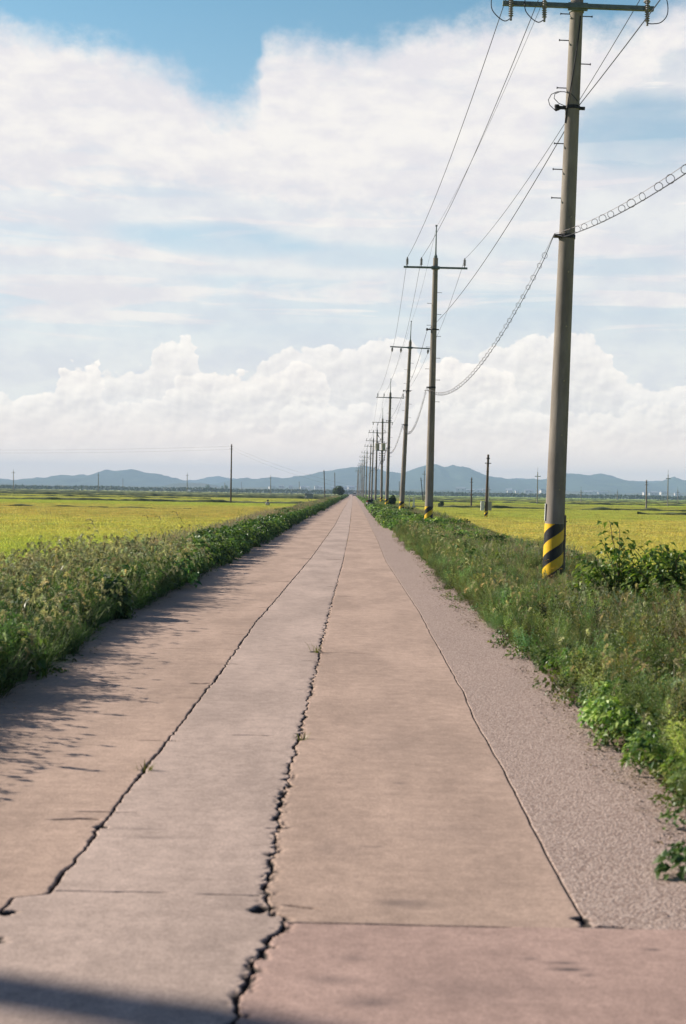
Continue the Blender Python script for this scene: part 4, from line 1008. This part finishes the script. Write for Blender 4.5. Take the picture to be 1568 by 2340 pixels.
tw = lambda n_, rx, h0, h1, nl: [(rnd(-rx, rx), rnd(-rx, rx)*.8, rnd(h0, h1), nl) for _ in range(n_)]
b1 = at(1420, 1420, 17.0)
twigbush((b1[0], 17.0, -.05), [(-.16, 0, 1.22, 48), (-.02, .1, 1.12, 40), (-.26, .05, 1.0, 34), (-.48, 0, .80, 40), (-.30, -.2, .62, 34), (-.5, .1, .60, 26)] + tw(24, .6, .30, .78, 36), 'leafy bush with one tall sprig right of the nearest pole')
b2 = at(1530, 1420, 16.6)
twigbush((b2[0], 16.6, -.05), [(-.12, 0, .96, 40), (-.02, .1, .92, 36), (.12, 0, .88, 36)] + tw(38, .75, .40, .95, 46), 'bigger dark leafy bush cut by the right picture edge')
# yellow flowers dotted in the right verge
mb = MB()
for i in range(150):
    x_, y_ = rnd(2.0, 3.9), rnd(8.5, 17); q = Vector((x_, y_, rnd(.28, .46)))
    for j in range(4): a = rnd(0, 6.28); leaf(mb, q, (math.cos(a), math.sin(a), .4), (0, 0, 1), .014, .012, (.62, .36, .02))
for i in range(16):
    q = Vector((rnd(3.25, 3.8), rnd(23.2, 24.2), rnd(.1, .4)))
    for j in range(5): a = rnd(0, 6.28); leaf(mb, q, (math.cos(a), math.sin(a), .4), (0, 0, 1), .03, .025, (.62, .36, .02))
kind(tag(obj('yellow_flowers', mb, M['treeleaf'], color=True), 'tiny yellow flowers dotted through the right verge', 'flowers'), 'stuff')
# nodding stalks above the left rice edge
mb = MB()
for (x, yb, yt, dxp, Y) in ((170, 1262, 1192, 22, 21), (176, 1258, 1200, 18, 21), (95, 1330, 1240, 20, 17), (110, 1330, 1236, 30, 17), (120, 1340, 1262, 34, 16), (20, 1350, 1285, 30, 15.5), (60, 1350, 1290, 34, 15), (300, 1250, 1185, 30, 26), (330, 1245, 1190, 36, 27), (365, 1245, 1180, 40, 27), (380, 1240, 1200, 44, 27), (540, 1180, 1150, 22, 48), (548, 1178, 1152, 26, 48), (250, 1290, 1235, 24, 21)):
    a, b_ = at(x, yb+12, Y), at(x+dxp, yt, Y); a = Vector(a); b_ = Vector(b_); L_ = (b_-a).length
    e = blade(mb, a, rnd(-.3, .3), L_*1.05, .007, .10, .45, (.08, .11, .035), (.16, .15, .06), 6); foxhead(mb, e, rnd(-.4, .4), .16, (.20, .17, .09), .6)
    for k_ in range(4): blade(mb, a.lerp(b_, .15*k_), rnd(0, 6.28), L_*.45, .010, .35, .9, (.07, .11, .03), (.12, .16, .05), 4)
kind(tag(obj('tall_stalks', mb, M['treeleaf'], color=True), 'tall dark stalks nodding above the rice edge left of the verge', 'grass'), 'stuff')
g_ = ground(1560, 2000); o = obj('weed', leafy(.15, .12, 130, .05, (.03, .08, .03), (.12, .18, .05)), M['treeleaf'], color=True, loc=(g_[0]+.06, g_[1], 0)); tag(o, 'blurred green weed creeping onto the gravelly strip at the right edge', 'weed')
# weeds growing out of the joints
def tuft(px_, py_, s_, lab):
    g_ = ground(px_, py_); o = obj('weed', grass_tuft(14, .09*s_, 0, (.10, .11, .03), (.24, .21, .08), .006, .035*s_), M['treeleaf'], color=True, loc=(g_[0], g_[1], -.02)); tag(o, lab, 'weed', 'weeds rooted in the road joints')
tuft(331, 1759, 1.0, 'small green tuft sprouting from the left road joint'); tuft(722, 1490, 1.6, 'dark tuft rooted at the kink of the middle road joint'); tuft(690, 1690, .8, 'tiny tuft in the middle joint nearest the camera'); tuft(868, 1203, 6, 'lone low weed on the concrete at the right road edge')
mb = MB()
for sm, s0 in ((cl, 1.0), (cc, 1.2), (cr, .6)):
    for i in range(90):
        y_ = 14 + 90*random.random()**1.5; x_ = float(np.interp(y_, rows, sm))
        if vn(y_*.25, 0, 301) < .45: continue
        for j in range(6): blade(mb, (x_+rnd(-.02, .02), y_+rnd(-.1, .1), -.01), rnd(0, 6.28), rnd(.02, .06)*s0, .006, rnd(.2, .9), .8, (.13, .11, .04), (.25, .20, .08), 2)
kind(tag(obj('joint_grass', mb, M['treeleaf'], color=True), 'dry short grass along the far stretches of the road joints', 'grass'), 'stuff')

# ------------------------------------------------------------------ far tree line, hills, haze
mb = MB()
for i in range(26000):
    x_ = rnd(-760, 760); h_ = 3.0+2.2*float(fbm(x_*.02, 0, 3, 311)) + (1.2 if vn(x_*.05, 0, 312) > .8 else 0); z = FZ+.4+h_*random.random()**.7
    q = Vector((x_, 1500+rnd(-7, 7), z)); leaf(mb, q, (rnd(-1, 1), rnd(-1, 1), rnd(-.5, .8)), (rnd(-1, 1), rnd(-1, .2), 1), rnd(1.4, 2.6), rnd(1.0, 1.8), cmix((.018, .034, .016), (.045, .065, .028), random.random()))
kind(tag(obj('far_tree_line', mb, M['treeleaf'], color=True), 'long dark band of trees along the far edge of the plain', 'trees'), 'stuff')
RIDGE = [(-900, 1098), (-600, 1085), (-300, 1092), (-120, 1088), (0, 1092), (38, 1098), (64, 1093), (89, 1090), (115, 1092), (140, 1084), (166, 1086), (189, 1083), (204, 1086), (225, 1081), (242, 1073), (268, 1075), (301, 1071.5), (332, 1078), (367, 1083), (404, 1093), (437, 1101), (460, 1102.5), (481, 1108), (503, 1102.5), (529, 1096.5), (560, 1091), (588, 1093.6), (619, 1089), (652, 1091.5), (690, 1086), (728, 1079), (761, 1073.5), (797, 1067.5), (822, 1064), (852, 1066), (868, 1072.7), (897, 1078), (916, 1080), (934, 1074.7), (970, 1062), (996, 1059), (1016, 1066), (1038, 1062), (1067, 1066), (1091, 1077), (1115, 1086), (1144, 1091), (1181, 1095), (1220, 1093), (1245, 1096), (1265, 1086), (1289, 1080), (1320, 1080.5), (1345, 1084), (1371, 1081), (1395, 1086), (1418, 1094), (1443, 1098), (1471, 1102), (1494, 1103), (1517, 1097), (1538, 1089), (1555, 1096), (1620, 1100), (1800, 1085), (2100, 1075), (2500, 1095)]
def hills(name, ridge, Y0, depth, m, seed, foot=.0):
    rx_ = []; rh = []
    for x, y in ridge:
        p = at(x, y, Y0); rx_.append(p[0]); rh.append(max(3, p[2]))
    gx1 = np.linspace(rx_[0], rx_[-1], 900); t_ = np.linspace(0, 1, 70); gx_, tt_ = np.meshgrid(gx1, t_)
    hr = np.interp(gx_, rx_, rh); gy_ = Y0 - depth + tt_*depth*1.8
    pk = 1/1.8; pr_ = np.where(tt_ < pk, (tt_/pk), 1-(tt_-pk)/(1-pk)); pr_ = np.clip(pr_, 0, 1)**1.15
    nz = fbm(gx_*.0032, gy_*.0022, 5, seed); gul = np.abs(fbm(gx_*.006, gy_*.0015, 4, seed+9)-.5)*2
    z = hr*pr_*(1 - (1-pr_)*.9*(gul*.8+.2)) * (1 + (nz-.5)*.9*(1-pr_)) + FZ + (fbm(gx_*.05, gy_*.05, 2, seed+3)-.5)*9*pr_
    z = np.where(pr_ < .02, -20, z)
    return kind(obj(name, gridmesh(name, gx_, gy_, z, {}, m), None), 'structure')
mh = noisy('wooded hillside', (.022, .042, .028), (.060, .085, .045), .010, .95, 9, 1.0, .05)
mh2 = noisy('lower wooded slope', (.030, .050, .028), (.14, .13, .08), .006, .95, 9, 1.0, .05)
hills('hills', RIDGE, 6000, 1500, mh, 401)
hills('far_hills', [(-900, 1100), (300, 1100), (448, 1096), (475, 1089), (499, 1087), (530, 1092), (600, 1100), (1100, 1098), (1180, 1092), (1300, 1098), (2300, 1100)], 7700, 500, mh, 431)
foot = [(x, 1126.6+(x-807)*.0169 - 6 - 15*float(max(0, fbm(x*.006, 0, 3, 441)-.35)) - (7 if 1270 < x < 1400 else 0) - (6 if 380 < x < 480 else 0)) for x in range(-900, 2500, 26)]
hills('foothills', foot, 4200, 500, mh2, 451)

# village houses at the foot of the hills
M['hroof'] = mat('blue grey roof', (.30, .34, .40), .7); M['hwall'] = mat('pale house wall', (.72, .68, .62), .8)
def house(loc, w_, d_, h_, label, cat='house', group='distant village houses'):
    t = thing('village_house', loc, label, cat, group); mb = MB(); mb.box((0, 0, h_/2), (w_, d_, h_)); obj('wall', mb, M['hwall'], t)
    mb = MB(); e = .4; a, b_ = w_/2+e, d_/2+e; z0 = h_+.02; z1 = h_+h_*.45
    mb.quad((-a, -b_, z0), (a, -b_, z0), (a, 0, z1), (-a, 0, z1)); mb.quad((a, b_, z0), (-a, b_, z0), (-a, 0, z1), (a, 0, z1)); mb.tri((-a, b_, z0), (-a, -b_, z0), (-a, 0, z1)); mb.tri((a, -b_, z0), (a, b_, z0), (a, 0, z1))
    mb.quad((-a, b_, z0), (a, b_, z0), (a, -b_, z0), (-a, -b_, z0)); obj('roof', mb, M['hroof'], t)
    mb = MB()
    for x in (-.25, .25): mb.box((x*w_, -d_/2-.03, h_*.55), (w_*.15, .05, h_*.3))
    obj('window', mb, M['glass'], t); return t
h0 = house((0, 0, 0), 14, 9, 6, 'tiny pale house in the village below the hills, behind the tree line')
first = True
for cx_, n_, sd_ in ((740, 7, 26), (800, 4, 18), (655, 4, 30), (1075, 4, 30), (1170, 6, 26), (1365, 4, 20), (1515, 6, 34), (1240, 3, 20)):
    for j in range(n_):
        x = random.gauss(cx_, sd_); p = at(x, 1119 + (x-807)*.0169 + rnd(-2.6, .5), 3500)
        o = h0 if first else dup(h0, p, (0, 0, rnd(-.4, .4))); first = False
        o.location = (p[0], 3500+rnd(-60, 60), p[2]-2); o.scale = (rnd(.6, 1.6), 1, rnd(.8, 1.3))
kind(bank(-1500, 1500, 3530, 3.2, 60, 'village_slope'), 'structure')
p = ground(431, 1124.5, -.4); t = thing('shed', (p[0], p[1], FZ), 'small white shed by a thin pole beyond the left field', 'shed')
mb = MB(); mb.box((0, 0, 1.0), (3.0, 3, 2.0)); obj('wall', mb, M['white'], t)
mb = MB(); a = 1.7; mb.quad((-a, -a, 1.95), (a, -a, 1.95), (a, a, 3.0), (-a, a, 3.0)); mb.quad((-a, -a, 1.9), (-a, a, 2.95), (a, a, 2.95), (a, -a, 1.9)); mb.quad((-a, -a, 1.9), (a, -a, 1.9), (a, -a, 1.95), (-a, -a, 1.95)); obj('roof', mb, M['hroof'], t)
mb = MB(); mb.box((.5, -1.52, .9), (.9, .05, 1.6)); obj('door', mb, M['tgrey'], t)

# ------------------------------------------------------------------ haze
hz = MB(); hz.box((0, 4100, 60), (15000, 8800, 172))
hm = bpy.data.materials.new('haze'); hm.use_nodes = True; nt = hm.node_tree; nt.nodes.clear()
o_ = nt.nodes.new('ShaderNodeOutputMaterial'); pv = nt.nodes.new('ShaderNodeVolumePrincipled')
pv.inputs['Color'].default_value = (.50, .71, 1.0, 1); pv.inputs['Density'].default_value = 1.7e-4; pv.inputs['Anisotropy'].default_value = 0.0
nt.links.new(pv.outputs[0], o_.inputs['Volume'])
kind(obj('haze', hz, hm), 'stuff')

# ------------------------------------------------------------------ small things by the road
# motorcycle parked at the right edge
g_ = ground(842, 1161); t = thing('motorcycle', (g_[0]+.02, g_[1], .0), 'black motorcycle with red tail parked against the vines on the right', 'motorcycle', None, (0, R(10), R(-28)))
for nm, y_ in (('rear_wheel', -.30), ('front_wheel', .85)):
    mb = MB(); mb.torus((0, y_, .29), .24, .05, (1, 0, 0), 22, 8); wh = obj('wheel', mb, M['rub'], t, smooth=True)
    mb = MB(); mb.tube([(-.04, y_, .29), (.04, y_, .29)], .06, 10)
    for k_ in range(6): a = k_*math.pi/3; mb.tube([(0, y_, .29), (0, y_+math.cos(a)*.2, .29+math.sin(a)*.2)], .01, 4)
    obj('rim', mb, M['galv'], wh)
mb = MB(); mb.tube([(0, -.30, .29), (0, -.05, .45), (0, .3, .38), (0, .62, .80)], [.03, .06, .12, .04], 8); mb.tube([(-.07, .85, .29), (-.07, .66, .80)], .02, 6); mb.tube([(.07, .85, .29), (.07, .66, .80)], .02, 6); obj('frame', mb, M['black'], t)
mb = MB(); mb.tube([(0, -.45, .72), (0, -.1, .74), (0, .2, .72)], [.10, .13, .08], 10); obj('seat', mb, M['rub'], t)
mb = MB(); mb.tube([(0, .15, .72), (0, .35, .80), (0, .6, .82)], [.09, .15, .08], 10); obj('fuel_tank', mb, M['black'], t)
mb = MB(); mb.tube([(0, -.1, .45), (0, .32, .45)], [.14, .17], 8); obj('engine', mb, M['galv'], t)
mb = MB(); mb.tube([(-.33, .55, .98), (-.1, .62, .93), (.1, .62, .93), (.33, .55, .98)], .016, 6); hb = obj('handlebar', mb, M['dark'], t)
for s_ in (-1, 1):
    mb = MB(); mb.tube([(s_*.25, .58, .96), (s_*.30, .56, 1.12)], .007, 5); mb.tube([(s_*.31, .55, 1.13), (s_*.31, .57, 1.13)], .05, 10); obj('mirror', mb, M['white'] if s_ < 0 else M['black'], hb)
mb = MB(); mb.box((0, -.56, .66), (.16, .06, .10)); obj('tail_light', mb, M['redm'], t)
mb = MB(); mb.box((0, -.58, .50), (.20, .015, .12)); obj('number_plate', mb, M['white'], t)
mb = MB(); mb.tube([(.12, .2, .25), (.13, -.45, .32)], [.03, .045], 8); obj('exhaust', mb, M['galv'], t)
# white van far down the road
g_ = ground(810, 1134.4); t = thing('van', (g_[0], g_[1], 0.0), 'small white van far away on the road near its vanishing point', 'van')
mb = MB(); pr_ = [(-2.0, .35), (-2.0, 1.0), (-1.9, 1.75), (1.0, 1.80), (1.6, 1.15), (2.0, .95), (2.0, .35)]; W2 = .78
n0 = len(mb.v)
for x in (-W2, W2):
    for y_, z in pr_: mb.v.append((x*(1 if z < 1.2 else .92), y_, z))
n7 = len(pr_); mb.f.append(tuple(range(n7))); mb.c.append((1, 1, 1)); mb.f.append(tuple(reversed(range(n7, 2*n7)))); mb.c.append((1, 1, 1))
for k_ in range(n7): a, b_ = k_, (k_+1) % n7; mb.f.append((a, a+n7, b_+n7, b_)); mb.c.append((1, 1, 1))
obj('body', mb, M['white'], t)
mb = MB(); mb.box((0, -1.975, 1.38), (1.25, .06, .48)); obj('rear_window', mb, M['glass'], t)
for s_ in (-1, 1):
    mb = MB(); mb.box((s_*.765, -.2, 1.40), (.02, 2.6, .36)); obj('side_window', mb, M['glass'], t)
    mb = MB(); mb.box((s_*.62, -2.02, .85), (.16, .04, .22)); obj('tail_light', mb, M['redm'], t)
    for y_ in (-1.3, 1.3):
        mb = MB(); mb.tube([(s_*.62, y_, .30), (s_*.80, y_, .30)], .30, 14); obj('wheel', mb, M['rub'], t)
mb = MB(); mb.box((0, -2.06, .42), (1.5, .10, .20)); obj('bumper', mb, M['dark'], t)
# white gate posts with a net panel
g0_ = at(935.6, 1158, 180); t = thing('sluice_gate', (g0_[0]+.28, 180, g0_[2]), 'pair of white posts with netting in the grass behind the third pole', 'gate')
for x in (-.28, .22, .34):
    mb = MB(); mb.box((x, 0, .66), (.09, .09, 1.32)); obj('post', mb, M['white'], t)
mb = MB()
for k_ in range(14): mb.box((-.28-.1*(k_+1), .05, .62), (.012, .012, 1.15))
for k_ in range(9): mb.box((-1.0, .05, .1+.13*k_), (1.45, .012, .012))
obj('net_panel', mb, M['white'], t); mb = MB(); mb.box((.03, 0, -.12), (.95, .4, .26)); obj('footing', mb, M['conc'], t)
# white marker posts on the left
for px_, py_, pt__, lab in ((316.5, 0, 0, ''),): pass
for x, yb, yt, lab in ((751.9, 1143, 1136, 'nearest low white marker post left of the road'), (759.2, 1140.5, 1132.8, 'white marker post left of the round tree'), (774.5, 1137.5, 1131, 'farthest low white marker post, against the round tree')):
    g_ = ground(x, yb, -.02); h_ = at(x, yt, g_[1])[2]; w_ = .28
    mb = MB(); mb.tube([(0, 0, -.1), (0, 0, h_-.05), (0, 0, h_)], [w_/2, w_/2, w_*.3], 8); o = obj('marker_post', mb, M['white'], loc=(g_[0], g_[1], 0)); tag(o, lab, 'marker post', 'white marker posts')
# sign board and the leaning capped post
g_ = at(706, 1133, 300); t = thing('sign_board', (g_[0], 300, -.3), 'blank grey blue board standing at the left field edge', 'sign')
mb = MB(); mb.box((0, 0, 1.0), (1.75, .06, .92)); obj('panel', mb, mat('board back', (.20, .23, .30), .7), t)
for x in (-.6, .6): mb = MB(); mb.box((x, .06, .35), (.07, .05, 1.8)); obj('leg', mb, M['galv'], t)
g_ = at(710, 1143, 170); q_ = at(699.5, 1135.5, 170)
g_ = at(704+8, 1147, 150); q_ = at(703, 1135, 150); t = thing('stake', (g_[0], 150, g_[2]-.2), 'thin stake leaning left with a white cap before the grey board', 'stake', None, (0, math.atan2(q_[0]-g_[0], q_[2]-g_[2]), 0))
L_ = math.hypot(q_[0]-g_[0], q_[2]-g_[2])+.2; mb = MB(); mb.tube([(0, 0, 0), (0, 0, L_)], .03, 6); obj('rod', mb, M['galv'], t); mb = MB(); mb.tube([(0, 0, L_), (0, 0, L_+.16)], .085, 8); obj('cap', mb, M['white'], t)
# person standing in the rice
g_ = at(612, 1154, 176); zt = at(612, 1143, 176)[2]; hp = 1.62; zb = zt-hp
def skin(name, verts, edges, rad, m, parent, sub=1):
    me = bpy.data.meshes.new(name); me.from_pydata(verts, edges, []); me.materials.append(m); o = bpy.data.objects.new(name, me); C.objects.link(o); o.parent = parent
    md = o.modifiers.new('skin', 'SKIN'); sv = me.skin_vertices[0].data
    for k_, r in enumerate(rad): sv[k_].radius = (r, r) if not isinstance(r, tuple) else r; sv[k_].use_root = (k_ == 0)
    if sub: s_ = o.modifiers.new('sub', 'SUBSURF'); s_.levels = sub; s_.render_levels = sub
    return o
t = thing('person', (g_[0], 176, zb), 'person in a pale shirt and grey trousers standing in the left rice field', 'person')
V_ = [(0, 0, .92), (0, 0, 1.15), (0, 0, 1.36), (0, 0, 1.43), (.01, -.01, 1.53), (.16, 0, 1.34), (.24, -.03, 1.10), (.20, -.15, .90), (-.16, 0, 1.34), (-.24, -.03, 1.10), (-.20, -.15, .90), (.10, 0, .85), (.11, -.02, .48), (.11, 0, .08), (.11, -.12, .04), (-.10, 0, .85), (-.11, -.02, .48), (-.11, 0, .08), (-.11, -.12, .04)]
E_ = [(0, 1), (1, 2), (2, 3), (3, 4), (2, 5), (5, 6), (6, 7), (2, 8), (8, 9), (9, 10), (0, 11), (11, 12), (12, 13), (13, 14), (0, 15), (15, 16), (16, 17), (17, 18)]
skin('body', V_, E_, [.14, .13, .15, .05, .095, .055, .04, .03, .055, .04, .03, .085, .06, .045, .035, .085, .06, .045, .035], mat('skin', (.38, .24, .17), .6), t)
skin('shirt', [(0, 0, .90), (0, 0, 1.15), (0, 0, 1.36), (.17, 0, 1.34), (.25, -.03, 1.12), (-.17, 0, 1.34), (-.25, -.03, 1.12)], [(0, 1), (1, 2), (2, 3), (3, 4), (2, 5), (5, 6)], [.17, .155, .165, .075, .055, .075, .055], mat('pale shirt', (.62, .58, .62), .8), t)
skin('trousers', [(0, 0, .90), (.10, 0, .82), (.11, -.02, .48), (.11, 0, .10), (-.10, 0, .82), (-.11, -.02, .48), (-.11, 0, .10)], [(0, 1), (1, 2), (2, 3), (0, 4), (4, 5), (5, 6)], [.16, .10, .08, .065, .10, .08, .065], mat('grey trousers', (.13, .13, .18), .8), t)
mb = MB(); mb.lathe([(.10, 1.52), (.125, 1.56), (.12, 1.63), (.06, 1.68), (.01, 1.69)], 12); obj('hair', mb, M['black'], t)
